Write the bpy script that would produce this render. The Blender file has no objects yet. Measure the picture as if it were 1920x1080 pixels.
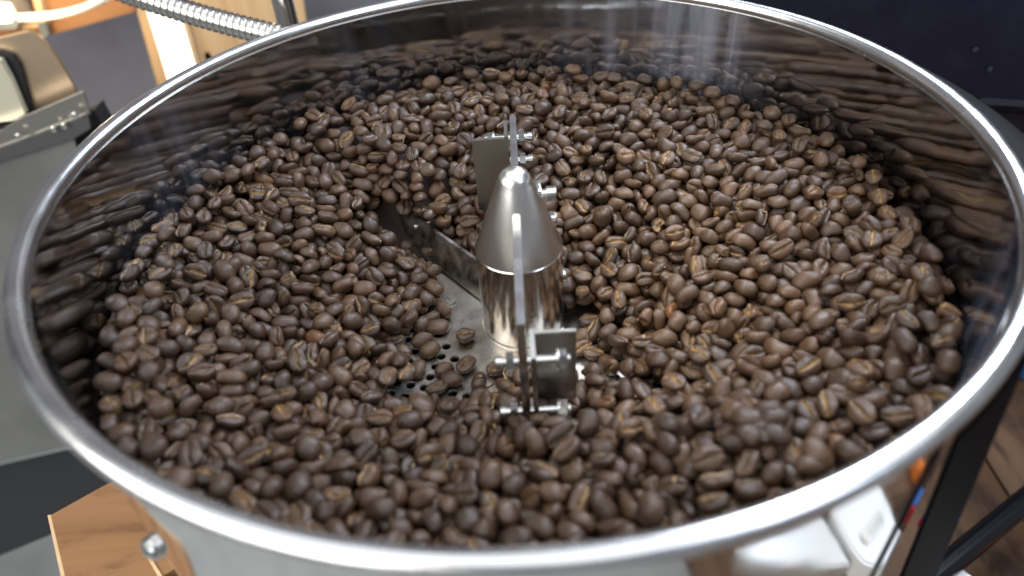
import bpy, bmesh, math
import numpy as np
from mathutils import Vector, Matrix, Quaternion
PI = math.pi
rng = np.random.default_rng(11)
sc = bpy.context.scene
COL = sc.collection

# ------------------------------------------------------------------ camera
# metres, z up, the middle of the tray floor is the origin
CAM = Vector((0.0, -0.249594, 0.229925))
_pan, _tilt, _roll, FPX = -0.0167, 0.6985, -0.077, 1399.0
def _basis():
    cp, sp, ct, st = math.cos(_pan), math.sin(_pan), math.cos(_tilt), math.sin(_tilt)
    F = Vector((sp*ct, cp*ct, -st)); R = Vector((cp, -sp, 0)); U = R.cross(F)
    cr, sr = math.cos(_roll), math.sin(_roll)
    return cr*R + sr*U, -sr*R + cr*U, F
R_, U_, F_ = _basis()
cam = bpy.data.cameras.new('camera')
co = bpy.data.objects.new('camera', cam); COL.objects.link(co)
M = Matrix.Identity(4)
for i in range(3):
    M[i][0], M[i][1], M[i][2], M[i][3] = R_[i], U_[i], -F_[i], CAM[i]
co.matrix_world = M
cam.sensor_width = 36.0; cam.lens = FPX/1920*36.0
cam.clip_start = 0.01; cam.clip_end = 50
cam.dof.use_dof = True; cam.dof.focus_distance = 0.36; cam.dof.aperture_fstop = 6.3
sc.camera = co

# ------------------------------------------------------------------ world and lamps
world = bpy.data.worlds.new('World'); sc.world = world; world.use_nodes = True
wn = world.node_tree.nodes; bg = wn['Background']
bg.inputs['Color'].default_value = (0.78, 0.82, 0.90, 1); bg.inputs['Strength'].default_value = 0.22
sc.view_settings.view_transform = 'Standard'; sc.view_settings.look = 'None'
sc.view_settings.exposure = 0.35; sc.view_settings.gamma = 1.0
def area(name, loc, target, sx, sy, power, col):
    l = bpy.data.lights.new(name, 'AREA'); l.shape = 'RECTANGLE'; l.size = sx; l.size_y = sy
    l.energy = power; l.color = col
    o = bpy.data.objects.new(name, l); COL.objects.link(o); o.location = loc
    o.rotation_euler = (Vector(target)-Vector(loc)).to_track_quat('-Z', 'Y').to_euler()
    return o
area('overhead_fill', (0.10, 0.10, 1.9), (0.0, 0.0, 0.0), 3.4, 2.8, 37.0, (0.90, 0.94, 1.0))  # added overhead panel to whiten the rim and the bean tops
area('window_light_back', (0.34, 0.40, 0.58), (0.05, 0.02, 0.02), 0.36, 0.24, 5.6, (0.78, 0.86, 1.0))
area('window_light_front', (-1.00, -0.75, 0.62), (-0.05, -0.05, 0.0), 1.5, 1.0, 18.0, (1.0, 0.965, 0.92))
area('window_light_right', (0.85, -0.75, 0.95), (0.0, -0.0, 0.0), 0.5, 0.8, 4.0, (0.72, 0.80, 1.0))
sl = bpy.data.lights.new('warm_glow_spot', 'SPOT'); sl.energy = 9.0; sl.color = (1.0, 0.86, 0.62); sl.spot_size = math.radians(20); sl.spot_blend = 1.0; sl.shadow_soft_size = 0.01
so = bpy.data.objects.new('warm_glow_spot', sl); COL.objects.link(so); so.location = (-0.12, -0.02, 0.62)  # added warm spot standing in for light focused by the tray wall
so.rotation_euler = (Vector((0.062, 0.0, 0.0))-so.location).to_track_quat('-Z', 'Y').to_euler()
sc.cycles.max_bounces = 10; sc.cycles.glossy_bounces = 6; sc.cycles.diffuse_bounces = 4
sc.cycles.sample_clamp_indirect = 4.0; sc.cycles.use_denoising = True

# ------------------------------------------------------------------ helpers
def ray(x, y): return F_ + (x-960)/FPX*R_ - (y-540)/FPX*U_
def onpl(x, y, p, n):
    d = ray(x, y); n = Vector(n); t = (Vector(p)-CAM).dot(n)/d.dot(n); return CAM + t*d
def ony(x, y, Y): return onpl(x, y, (0, Y, 0), (0, 1, 0))
def onz(x, y, Z): return onpl(x, y, (0, 0, Z), (0, 0, 1))
def tag(o, label=None, cat=None, group=None, kind=None):
    if label: o['label'] = label
    if cat: o['category'] = cat
    if group: o['group'] = group
    if kind: o['kind'] = kind
    return o
def empty(name, loc=(0, 0, 0)):
    o = bpy.data.objects.new(name, None); COL.objects.link(o); o.location = loc; o.empty_display_size = .01; return o
def smooth(me, ang=35):
    me.polygons.foreach_set('use_smooth', np.ones(len(me.polygons), bool))
    if ang: me.set_sharp_from_angle(angle=math.radians(ang))
def link(name, bm, mat, parent=None, ang=35):
    bmesh.ops.recalc_face_normals(bm, faces=bm.faces)
    me = bpy.data.meshes.new(name); bm.to_mesh(me); bm.free(); me.materials.append(mat); smooth(me, ang)
    o = bpy.data.objects.new(name, me); COL.objects.link(o)
    if parent:
        o.parent = parent; o.matrix_parent_inverse = Matrix.Translation(parent.matrix_basis.translation).inverted() if parent.parent is None else Matrix.Identity(4)
        if parent.parent is None: pass
    return o
def dup(o, parent=None, mw=None):
    c = o.copy(); COL.objects.link(c)
    if parent: c.parent = parent
    if mw is not None: c.matrix_basis = mw @ o.matrix_basis
    return c
def box(bm, c, d, rot=None, bev=0.0):
    r = bmesh.ops.create_cube(bm, size=1.0); vs = r['verts']
    for v in vs: v.co = Vector((v.co.x*d[0], v.co.y*d[1], v.co.z*d[2]))
    if bev > 0:
        es = list({e for v in vs for e in v.link_edges})
        rr = bmesh.ops.bevel(bm, geom=es, offset=bev, segments=2, affect='EDGES', profile=.5)
        vs = list({v for f in rr['faces'] for v in f.verts} | {v for v in vs if v.is_valid})
    m = Matrix.Translation(c) @ (rot.to_4x4() if rot else Matrix.Identity(4))
    for v in vs: v.co = m @ v.co
    return vs
def lathe(bm, prof, n=64, mat=None, close=False):
    rings = []
    for r, z in prof:
        if r < 1e-7: rings.append([bm.verts.new((0, 0, z))])
        else: rings.append([bm.verts.new((r*math.cos(2*PI*j/n), r*math.sin(2*PI*j/n), z)) for j in range(n)])
    ps = list(zip(rings, rings[1:])) + ([(rings[-1], rings[0])] if close else [])
    for a, b in ps:
        for j in range(n):
            k = (j+1) % n
            if len(a) == 1 and len(b) == 1: continue
            if len(a) == 1: bm.faces.new((a[0], b[j], b[k]))
            elif len(b) == 1: bm.faces.new((a[j], a[k], b[0]))
            else: bm.faces.new((a[j], a[k], b[k], b[j]))
    if mat:
        for rg in rings:
            for v in rg: v.co = mat @ v.co
def tube(bm, pts, r, n=12, rr=None):
    pts = [Vector(p) for p in pts]; prev = None; rings = []
    for i, p in enumerate(pts):
        t = (pts[min(i+1, len(pts)-1)]-pts[max(i-1, 0)]).normalized()
        if prev is None:
            a = t.cross(Vector((0, 0, 1)));  a = a if a.length > 1e-3 else t.cross(Vector((1, 0, 0)))
            a.normalize()
        else: a = (prev-t*prev.dot(t)).normalized()
        prev = a; b = t.cross(a); q = rr[i] if rr is not None else r
        rings.append([bm.verts.new(p+q*(math.cos(2*PI*j/n)*a+math.sin(2*PI*j/n)*b)) for j in range(n)])
    for A, B in zip(rings, rings[1:]):
        for j in range(n): bm.faces.new((A[j], A[(j+1) % n], B[(j+1) % n], B[j]))
    bm.faces.new(rings[0]); bm.faces.new(rings[-1])
def prism(bm, pts, off, bev=0.0):
    # closed solid: outline pts swept by the vector off
    a = [bm.verts.new(p) for p in pts]; b = [bm.verts.new(Vector(p)+Vector(off)) for p in pts]
    fs = [bm.faces.new(a), bm.faces.new(b[::-1])]
    for i in range(len(a)):
        j = (i+1) % len(a); fs.append(bm.faces.new((a[i], b[i], b[j], a[j])))
    if bev > 0:
        bmesh.ops.recalc_face_normals(bm, faces=fs)
        bmesh.ops.bevel(bm, geom=list({e for f in fs for e in f.edges}), offset=bev, segments=2, affect='EDGES')
def align(frm, to):
    d = Vector(to)-Vector(frm)
    return Matrix.Translation(frm) @ d.to_track_quat('Z', 'Y').to_matrix().to_4x4()

# ------------------------------------------------------------------ materials
def mat(name, col, rough=.5, metal=0., spec=.5, **kw):
    m = bpy.data.materials.new(name); m.use_nodes = True; b = m.node_tree.nodes['Principled BSDF']
    b.inputs['Base Color'].default_value = (*col, 1); b.inputs['Roughness'].default_value = rough
    b.inputs['Metallic'].default_value = metal; b.inputs['Specular IOR Level'].default_value = spec
    for k, v in kw.items(): b.inputs[k.replace('_', ' ')].default_value = v
    return m
class G:
    def __init__(s, m): s.t = m.node_tree; s.b = s.t.nodes['Principled BSDF']
    def n(s, typ, **kw):
        o = s.t.nodes.new(typ)
        for k, v in kw.items(): setattr(o, k, v)
        return o
    def l(s, a, b): s.t.links.new(a, b)
    def coord(s, which='Object', scale=(1, 1, 1), rot=(0, 0, 0)):
        c = s.n('ShaderNodeTexCoord'); mp = s.n('ShaderNodeMapping'); mp.inputs['Scale'].default_value = scale; mp.inputs['Rotation'].default_value = rot
        s.l(c.outputs[which], mp.inputs[0]); return mp.outputs[0]
    def noise(s, v, scale, detail=4, rough=.55, dist=0.):
        o = s.n('ShaderNodeTexNoise'); o.inputs['Scale'].default_value = scale; o.inputs['Detail'].default_value = detail
        o.inputs['Roughness'].default_value = rough; o.inputs['Distortion'].default_value = dist; s.l(v, o.inputs['Vector']); return o.outputs['Fac']
    def ramp(s, f, stops):
        o = s.n('ShaderNodeValToRGB'); e = o.color_ramp.elements
        while len(e) < len(stops): e.new(.5)
        for i, (p, c) in enumerate(stops): e[i].position = p; e[i].color = (*c, 1) if len(c) == 3 else c
        s.l(f, o.inputs[0]); return o.outputs[0]
    def rng(s, f, a, b, c, d):
        o = s.n('ShaderNodeMapRange'); o.inputs[1].default_value = a; o.inputs[2].default_value = b; o.inputs[3].default_value = c; o.inputs[4].default_value = d
        s.l(f, o.inputs[0]); return o.outputs[0]
    def mix(s, f, a, b, mode='MIX'):
        o = s.n('ShaderNodeMix', data_type='RGBA', blend_type=mode)
        for sock, v in ((o.inputs[0], f), (o.inputs[6], a), (o.inputs[7], b)):
            if hasattr(v, 'links') or hasattr(v, 'is_linked'): s.l(v, sock)
            else: sock.default_value = (*v, 1) if isinstance(v, tuple) else v
        return o.outputs[2]
    def bump(s, f, strength, dist):
        o = s.n('ShaderNodeBump'); o.inputs['Strength'].default_value = strength; o.inputs['Distance'].default_value = dist
        s.l(f, o.inputs['Height']); s.l(o.outputs[0], s.b.inputs['Normal']); return o

# polished inner wall: shaded bean reflections put into darker base; faint smears, soft waviness
m_wall = mat('polished_steel_shaded', (.56, .54, .51), .07, 1.)
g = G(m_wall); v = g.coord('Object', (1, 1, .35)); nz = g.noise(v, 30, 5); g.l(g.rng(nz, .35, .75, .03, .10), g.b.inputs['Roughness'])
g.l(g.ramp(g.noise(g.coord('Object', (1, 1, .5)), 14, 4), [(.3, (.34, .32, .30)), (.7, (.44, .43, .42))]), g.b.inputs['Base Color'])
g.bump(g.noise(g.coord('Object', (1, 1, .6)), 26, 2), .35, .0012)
m_outer = mat('polished_outer_steel', (.74, .75, .74), .09, 1.)
g = G(m_outer); g.l(g.rng(g.noise(g.coord('Object'), 40, 5), .35, .75, .05, .14), g.b.inputs['Roughness']); g.bump(g.noise(g.coord('Object'), 18, 2), .25, .0008)
m_bead = mat('satin_steel', (.78, .78, .77), .24, 1.)
g = G(m_bead); g.bump(g.noise(g.coord('Object'), 28, 3), .22, .0012); g.l(g.rng(g.noise(g.coord('Object'), 60, 4), .3, .7, .17, .30), g.b.inputs['Roughness'])
m_plate = mat('perforated_steel', (.60, .585, .55), .22, 1.)
g = G(m_plate); g.l(g.rng(g.noise(g.coord('Object'), 120, 5), .3, .7, .20, .42), g.b.inputs['Roughness'])
g.l(g.ramp(g.noise(g.coord('Object'), 45, 5), [(.32, (.34, .27, .20)), (.5, (.52, .49, .44)), (.7, (.62, .61, .59))]), g.b.inputs['Base Color'])
m_brush = mat('brushed_steel', (.76, .755, .73), .27, 1.)
g = G(m_brush); g.b.inputs['Anisotropic'].default_value = .55
tg = g.n('ShaderNodeTangent', direction_type='RADIAL', axis='Z'); g.l(tg.outputs[0], g.b.inputs['Tangent'])
g.l(g.rng(g.noise(g.coord('Object', (1, 1, 1)), 30, 2), .3, .7, .25, .28), g.b.inputs['Roughness'])
m_pol = mat('turned_steel', (.70, .67, .62), .18, 1.)
g = G(m_pol); g.l(g.rng(g.noise(g.coord('Object', (1, 1, 12)), 60, 3), .3, .7, .14, .26), g.b.inputs['Roughness'])
m_zinc = mat('zinc_steel', (.72, .71, .67), .2, 1.)
m_blade = mat('worn_steel', (.50, .48, .45), .3, 1.)
g = G(m_blade); nz = g.noise(g.coord('Object'), 90, 6, .65); g.l(g.rng(nz, .3, .7, .2, .5), g.b.inputs['Roughness'])
g.l(g.ramp(nz, [(.35, (.30, .26, .22)), (.65, (.58, .56, .53))]), g.b.inputs['Base Color'])
m_dull = mat('dull_bracket_steel', (.48, .46, .42), .33, 1.)
m_black = mat('black_enamel', (.008, .010, .022), .20, 0., .6)
g = G(m_black); nz = g.noise(g.coord('Object'), 35, 6, .7); g.l(g.rng(nz, .4, .8, .16, .5), g.b.inputs['Roughness'])
g.l(g.ramp(g.noise(g.coord('Object'), 210, 2, .5), [(.74, (.008, .010, .024)), (.84, (.022, .026, .040))]), g.b.inputs['Base Color'])
m_matt = mat('matt_black_paint', (.004, .004, .005), .6, 0., .08)
m_gloss = mat('black_gloss_tube', (.004, .004, .006), .18, 0., .5)
m_gap = mat('flat_black', (.012, .012, .013), .7)
def wood(name, c0, c1, c2, axis, sc_=1., stain=False):
    m = mat(name, c1, .6, 0., .3); g = G(m)
    s = [22*sc_]*3; s[axis] = 1.3*sc_
    v = g.coord('Object', tuple(s)); n1 = g.noise(v, 2.2, 6, .6, .6)
    c = g.ramp(n1, [(.25, c0), (.5, c1), (.72, c2)])
    if stain:
        s2 = [16]*3; s2[axis] = 5
        n2 = g.noise(g.coord('Object', tuple(s2)), 1.6, 6, .65, .3); mk = g.rng(n2, .52, .64, 0, .9)
        c = g.mix(mk, c, tuple(x*.38 for x in c0))
    g.l(c, g.b.inputs['Base Color']); g.bump(n1, .15, .0006); return m
m_ply = wood('plywood_top', (.22, .105, .042), (.30, .155, .068), (.38, .21, .10), 0, 1.4, True)
m_plyedge = wood('plywood_edge', (.62, .42, .22), (.72, .52, .30), (.80, .62, .38), 1, 2)
m_stud = wood('pine_stud', (.48, .26, .10), (.60, .40, .21), (.68, .49, .29), 2, .8)
m_beam = wood('stained_beam', (.26, .10, .035), (.36, .16, .06), (.42, .21, .09), 0, .7)
m_floorwood = wood('dark_plank', (.045, .022, .010), (.085, .042, .018), (.13, .068, .032), 1, .8, True)
m_room = mat('grey_plaster', (.17, .165, .18), .85)
g = G(m_room); nz = g.noise(g.coord('Object'), 5, 4, .6); g.l(g.ramp(nz, [(.3, (.12, .115, .125)), (.7, (.20, .195, .215))]), g.b.inputs['Base Color'])
m_conc = mat('pale_concrete', (.42, .43, .42), .8)
g = G(m_conc); g.l(g.ramp(g.noise(g.coord('Object'), 6, 6, .6), [(.3, (.36, .37, .36)), (.7, (.47, .48, .47))]), g.b.inputs['Base Color'])
m_cab = mat('grey_sheet_metal', (.26, .265, .255), .42, .6)
g = G(m_cab); nz = g.noise(g.coord('Object'), 9, 6, .6); g.l(g.ramp(nz, [(.3, (.20, .205, .195)), (.7, (.29, .295, .28))]), g.b.inputs['Base Color'])
m_drum = mat('warm_steel_drum', (.62, .47, .31), .34, .85)
g = G(m_drum); g.l(g.ramp(g.noise(g.coord('Object'), 12, 4), [(.3, (.55, .42, .29)), (.7, (.68, .52, .35))]), g.b.inputs['Base Color'])
m_white = mat('white_plastic', (.80, .80, .80), .32)
m_blue = mat('blue_plastic', (.03, .16, .48), .3)
m_red = mat('red_plastic', (.5, .02, .03), .3)
m_orange = mat('orange_plastic', (.70, .20, .03), .35)
m_pipe = mat('pale_conduit', (.62, .60, .54), .45)
def emis(name, col, s):
    m = mat(name, (.8, .8, .8), .5); b = m.node_tree.nodes['Principled BSDF']
    b.inputs['Emission Color'].default_value = (*col, 1); b.inputs['Emission Strength'].default_value = s; return m
m_window = emis('daylight_pane', (1., .97, .90), 1.6)
m_lamp = emis('lit_lamp', (1., .86, .55), 2.2)

# roasted bean: satin brown, lighter tan chaff in the crease, fine wrinkles
m_bean = mat('roasted_bean', (.075, .040, .024), .40, 0., .5)
g = G(m_bean)
at = g.n('ShaderNodeAttribute', attribute_name='tint'); sp = g.n('ShaderNodeSeparateColor'); g.l(at.outputs['Color'], sp.inputs[0])
lp = g.n('ShaderNodeAttribute', attribute_name='lp')
base = g.ramp(sp.outputs[1], [(0., (.048, .027, .016)), (.35, (.074, .042, .024)), (.7, (.098, .055, .030)), (.93, (.125, .067, .033)), (1., (.20, .088, .034))])
mott = g.noise(lp.outputs['Vector'], 380, 4, .6)
base = g.mix(g.rng(mott, .35, .7, 0, .45), base, (.034, .018, .011))
ch = g.noise(lp.outputs['Vector'], 520, 3, .6)
mm = g.n('ShaderNodeMath', operation='MULTIPLY'); g.l(sp.outputs[0], mm.inputs[0]); g.l(g.rng(ch, .36, .55, 0, 1), mm.inputs[1])
m2 = g.n('ShaderNodeMath', operation='MULTIPLY'); g.l(mm.outputs[0], m2.inputs[0]); g.l(g.rng(sp.outputs[2], .35, .65, .12, 1), m2.inputs[1])
g.l(g.mix(m2.outputs[0], base, (.42, .265, .11)), g.b.inputs['Base Color'])
g.l(g.rng(mott, .3, .75, .27, .50), g.b.inputs['Roughness'])
wr = g.n('ShaderNodeVectorMath', operation='MULTIPLY'); wr.inputs[1].default_value = (.55, 1.5, 1.5); g.l(lp.outputs['Vector'], wr.inputs[0])
g.bump(g.noise(wr.outputs[0], 620, 5, .66, .3), .55, .0007)
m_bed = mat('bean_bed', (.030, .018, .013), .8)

# ------------------------------------------------------------------ cooling tray
tray = empty('cooling_tray')
tag(tray, 'round polished steel cooling tray with rolled rim holding the roasted coffee beans', 'cooling tray')
bm = bmesh.new()
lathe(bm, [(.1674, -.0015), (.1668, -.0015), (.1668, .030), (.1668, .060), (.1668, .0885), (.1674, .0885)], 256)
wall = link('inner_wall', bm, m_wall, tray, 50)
bm = bmesh.new()
lathe(bm, [(.16745, .0885), (.1680, .0885), (.1680, .060), (.1680, .03), (.1680, -.055), (.16745, -.055)], 256)
link('outer_wall', bm, m_outer, tray, 50)
bm = bmesh.new()
pr = [(.1702+.0033*math.cos(2*PI*k/24), .0906+.0033*math.sin(2*PI*k/24)) for k in range(24)]
lathe(bm, pr, 256, close=True)
link('rolled_rim', bm, m_bead, tray, 80)
# streaky film lobe with bluish glare painted in, strongest at the right rear
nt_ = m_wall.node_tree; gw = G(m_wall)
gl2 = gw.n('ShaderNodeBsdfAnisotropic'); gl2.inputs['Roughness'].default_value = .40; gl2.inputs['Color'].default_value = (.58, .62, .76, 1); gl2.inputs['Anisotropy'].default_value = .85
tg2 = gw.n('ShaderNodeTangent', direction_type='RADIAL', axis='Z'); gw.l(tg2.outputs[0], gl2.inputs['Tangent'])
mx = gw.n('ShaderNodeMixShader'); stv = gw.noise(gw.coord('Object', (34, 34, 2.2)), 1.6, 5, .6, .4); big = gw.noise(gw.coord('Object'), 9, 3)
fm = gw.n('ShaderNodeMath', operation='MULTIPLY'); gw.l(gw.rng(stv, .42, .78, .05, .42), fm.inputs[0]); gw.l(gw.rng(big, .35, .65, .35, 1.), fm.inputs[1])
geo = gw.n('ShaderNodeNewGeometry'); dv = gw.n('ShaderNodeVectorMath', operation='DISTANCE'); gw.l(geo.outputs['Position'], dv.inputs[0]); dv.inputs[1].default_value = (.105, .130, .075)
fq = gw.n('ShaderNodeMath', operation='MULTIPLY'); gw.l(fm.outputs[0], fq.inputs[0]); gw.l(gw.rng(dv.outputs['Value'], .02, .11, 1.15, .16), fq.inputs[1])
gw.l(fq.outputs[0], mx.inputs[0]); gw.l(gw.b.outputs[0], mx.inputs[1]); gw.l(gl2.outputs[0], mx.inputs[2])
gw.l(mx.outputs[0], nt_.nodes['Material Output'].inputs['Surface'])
# perforated floor, hole by hole
bm = bmesh.new()
P = .0063; a0 = math.radians(-19.3); ea = Vector((math.cos(a0), math.sin(a0), 0)); eb = Vector((-math.sin(a0), math.cos(a0), 0))
O = Vector((-.03696, -.01878, 0)); cache = {}
def gv(p):
    k = (round(p.x*1e6), round(p.y*1e6), round(p.z*1e6))
    if k not in cache: cache[k] = bm.verts.new(p)
    return cache[k]
screws = [Vector((.0395*math.cos(math.radians(153+90*k)), .0395*math.sin(math.radians(153+90*k)), 0)) for k in range(4)]
for i in range(-40, 41):
    for j in range(-40, 41):
        c = O+ea*(P*i)+eb*(P*j); r = c.length
        if r > .160: continue
        h = P/2
        cor = [c-ea*h-eb*h, c-eb*h, c+ea*h-eb*h, c+ea*h, c+ea*h+eb*h, c+eb*h, c-ea*h+eb*h, c-ea*h]
        th = math.atan2(c.y, c.x)
        blank = r < .0345 or any((c-s).length < .0105 for s in screws) or (r < .062 and abs(c.normalized().dot(screws[0].normalized())) > .90)
        if blank or r > .125: bm.faces.new([gv(p) for p in cor]); continue
        dirs = [(p-c).normalized() for p in cor]
        r0, r1, r2 = .00215, .00185, .0017
        ring = [[gv(c+d*q+Vector((0, 0, z))) for d in dd] for dd, q, z in ((dirs, r0, 0),)]
        n = 16
        # outer 8-corner square to a 16-sided punched lip
        ang0 = math.atan2(dirs[0].y, dirs[0].x)
        R1 = [bm.verts.new(c+Vector((math.cos(ang0+2*PI*k/n), math.sin(ang0+2*PI*k/n), 0))*r0) for k in range(n)]
        for v_ in ring[0]:
            pass
        R2 = [bm.verts.new(v.co+(c-v.co)*.12+Vector((0, 0, -.00035))) for v in R1]
        R3 = [bm.verts.new(v.co+Vector((0, 0, -.0016))) for v in R2]
        cv = [gv(p) for p in cor]
        for k in range(8):
            bm.faces.new((cv[k], cv[(k+1) % 8], R1[(2*k+2) % n], R1[(2*k+1) % n], R1[2*k]))
        for k in range(n):
            bm.faces.new((R1[k], R1[(k+1) % n], R2[(k+1) % n], R2[k])); bm.faces.new((R2[k], R2[(k+1) % n], R3[(k+1) % n], R3[k]))
bmesh.ops.delete(bm, geom=[v for v in bm.verts if not v.link_faces], context='VERTS')
link('perforated_floor', bm, m_plate, tray, 40)
bm = bmesh.new(); lathe(bm, [(.1655, -.0012), (.152, -.0012), (.152, -.004), (.1655, -.004)], 96, close=True); link('floor_ledge', bm, m_blade, tray)
bm = bmesh.new(); lathe(bm, [(0, -.052), (.1655, -.052), (.1655, -.055), (0, -.055)], 64); link('plenum_bottom', bm, m_gap, tray)
def phillips(name, loc, parent, rot=0.3, r=.0040):
    bm = bmesh.new(); lathe(bm, [(r*1.08, -.0002), (r, .00045), (r*.5, .0006), (r*.42, .0006)], 32)
    n = 12
    # cross recess: a plus-shaped pocket
    s, w = r*.40, r*.10
    out = [(w, w), (w, s), (-w, s), (-w, w), (-s, w), (-s, -w), (-w, -w), (-w, -s), (w, -s), (w, -w), (s, -w), (s, w)]
    top = [bm.verts.new((x, y, .0006)) for x, y in out]; bot = [bm.verts.new((x*.7, y*.7, -.0012)) for x, y in out]
    for k in range(12): bm.faces.new((top[k], top[(k+1) % 12], bot[(k+1) % 12], bot[k]))
    bm.faces.new(bot)
    rim = [bm.verts.new((r*.43*math.cos(2*PI*(k+1.5)/12), r*.43*math.sin(2*PI*(k+1.5)/12), .0006)) for k in range(12)]
    for k in range(12): bm.faces.new((rim[k], rim[(k+1) % 12], top[(k+1) % 12], top[k]))
    for v in bm.verts: v.co = Matrix.Rotation(rot, 3, 'Z') @ v.co + loc
    return link(name, bm, m_plate, parent, 30)
for s in screws: phillips('floor_screw', s+Vector((0, 0, .0003)), tray, .25)
# acorn bolt on the outside of the tray and the clamp behind the left rim
def hexbolt(bm, M_, s=.0035, h=.0028, dome=True, wr=.0045):
    lathe(bm, [(0, 0), (wr, 0), (wr, .0008), (0, .0008)], 20, M_)
    lathe(bm, [(s*.97, .0009), (s, .0013), (s, h), (s*.9, h+.0004), (s*.55, h+(.0014 if dome else .0005)), (0, h+(.0020 if dome else .0005))], 6 if not dome else 20, M_)
def on_wall(x, y, out=0.):
    d = ray(x, y); a = d.x**2+d.y**2; b = CAM.x*d.x+CAM.y*d.y; c = CAM.x**2+CAM.y**2-.1675**2; D = max(b*b-a*c, 0)
    p = CAM+d*((-b-math.sqrt(D))/a); return p
p = on_wall(268, 1040); nrm = Vector((p.x, p.y, 0)).normalized()
bm = bmesh.new(); hexbolt(bm, align(nrm*.1675+Vector((0, 0, p.z)), nrm*.2+Vector((0, 0, p.z))), .0042, .0034, True, .0052); link('wall_bolt', bm, m_zinc, tray)
p = on_wall(175, 265); q = onz(162, 268, .079)
d_ = Vector((q.x, q.y, 0)).normalized()
bm = bmesh.new(); lathe(bm, [(.0, 0), (.0065, 0), (.0065, .008), (.0045, .0105), (0, .011)], 20, align(d_*.1675+Vector((0, 0, .077)), d_*.2+Vector((0, 0, .077)))); link('clamp_knob', bm, m_zinc, tray)

# ------------------------------------------------------------------ stirrer
st = empty('stirrer')
tag(st, 'steel stirrer with pointed conical hub, cross bar and sweeping blades', 'stirrer')
bm = bmesh.new(); lathe(bm, [(0, .0), (.0188, .0), (.0188, .0007), (.0180, .0009), (.0180, .0014), (.0183, .0018), (.0183, .0425), (.0180, .0429), (.0, .0429)], 128); link('hub_cylinder', bm, m_pol, st, 30)
bm = bmesh.new()
pr = [(0, .0430), (.0181, .0430), (.0184, .0434)]
for k in range(1, 13): t = k/12; pr.append((.0184+(.0066-.0184)*t, .0434+(.0756-.0434)*t))
for k in range(1, 13): a = math.radians(22)+math.radians(68)*k/12; pr.append((.0071*math.cos(a), .0756-.0024+.0074*math.sin(a)))
m_brush2 = m_brush
lathe(bm, pr, 128); hubcone = link('hub_cone', bm, m_brush, st, 30)
# small dark slot mark on the cone face
bm = bmesh.new(); pm = Vector((.0, -.0121, .0585)); box(bm, pm, (.0022, .0014, .0007)); link('slot', bm, m_gap, hubcone)
# cross bar: a thin plate on edge through the cone with a leg dropping at each end
bar = bmesh.new(); t = .0030
out = [(-.0725, .0660), (.0725, .0660), (.0725, .009), (.0585, .009), (.0585, .0550), (-.0585, .0550), (-.0585, .009), (-.0725, .009)]
rotb = Matrix.Rotation(math.radians(-.9), 4, 'Z')
prism(bar, [rotb @ Vector((-t/2, -y, z)) for y, z in out], rotb @ Vector((t, 0, 0)), .0004)
link('cross_bar', bar, m_bead, st)
def bolt(x0, x1, y, z, parent, s=.0033):
    # long bolt through the plates: head on one side, nut and tail on the other
    bm = bmesh.new(); A = Vector((x0, y, z)); B = Vector((x1, y, z)); sg = 1 if x1 > x0 else -1
    tube(bm, [A, B], .0019, 14)
    hexbolt(bm, align(A+Vector((sg*.0048, 0, 0)), A), s, .0034, False, .0040)
    lathe(bm, [(0, -.0006), (s, -.0004), (s*1.02, .0022), (0, .0026)], 6, align(B-Vector((sg*.0048, 0, 0)), B+Vector((sg*.01, 0, 0))))
    lathe(bm, [(0, 0), (.0025, 0), (.0025, .0020), (.0018, .0026), (0, .0027)], 14, align(B-Vector((sg*.001, 0, 0)), B+Vector((sg*.01, 0, 0))))
    return link('bolt', bm, m_zinc, parent)
# rear bracket (flange to the left) and front bracket (flange to the right)
def bracket(s, ztop, zbot, w):
    bm = bmesh.new(); y = s*.0655
    x0 = -s*.0016
    prism(bm, [Vector((x0, y-.0075, zbot)), Vector((x0, y+.0075, zbot)), Vector((x0, y+.0075, ztop)), Vector((x0, y-.0075, ztop))], Vector((-s*.0018, 0, 0)), .0003)
    prism(bm, [Vector((x0-s*.0017, y-s*.0074, zbot)), Vector((-s*w, y-s*.0074, zbot)), Vector((-s*w, y-s*.0074, ztop-.001)), Vector((x0-s*.0017, y-s*.0074, ztop-.001))], Vector((0, s*.0018, 0)), .0003)
    b = link('bracket', bm, m_dull, st)
    return b
b1 = bracket(1, .0628, .010, .0185); b2 = bracket(-1, .0500, .010, .0180)
for z in (.0575, .0455): bolt(-.0128, .0085, .0655, z, b1)
for z in (.0455, .0195): bolt(.0150, -.0095, -.0655-.004, z, b2, .0036)
bolt(.0185, .0075, -.082, .0215, b2, .0034); bolt(.0165, .0085, -.083, .0095, b2, .0030)
# sweeping blades
def blade(p0, p1, z0, z1, lean, th=.0016):
    p0 = Vector((*p0, 0)); p1 = Vector((*p1, 0)); d = (p1-p0).normalized(); n = Vector((-d.y, d.x, 0))
    bm = bmesh.new()
    sec = [Vector((0, 0, z0)), n*lean*.15+Vector((0, 0, z0+(z1-z0)*.25)), n*lean*.55+Vector((0, 0, z0+(z1-z0)*.65)), n*lean+Vector((0, 0, z1))]
    loop = sec+[v+n*th for v in sec[::-1]]
    A = [bm.verts.new(p0+v) for v in loop]; B = [bm.verts.new(p1+v) for v in loop]
    for k in range(len(A)): bm.faces.new((A[k], A[(k+1) % len(A)], B[(k+1) % len(A)], B[k]))
    bm.faces.new(A); bm.faces.new(B[::-1])
    return link('blade', bm, m_blade, st)
blade((-.0150, .0125), (-.0980, .1170), .0012, .0190, -.004)
blade((.0360, -.0388), (.0980, -.1170), .0012, .0055, -.001)
blade((-.0060, .0800), (-.0480, .0850), .004, .0240, .002)
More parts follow.
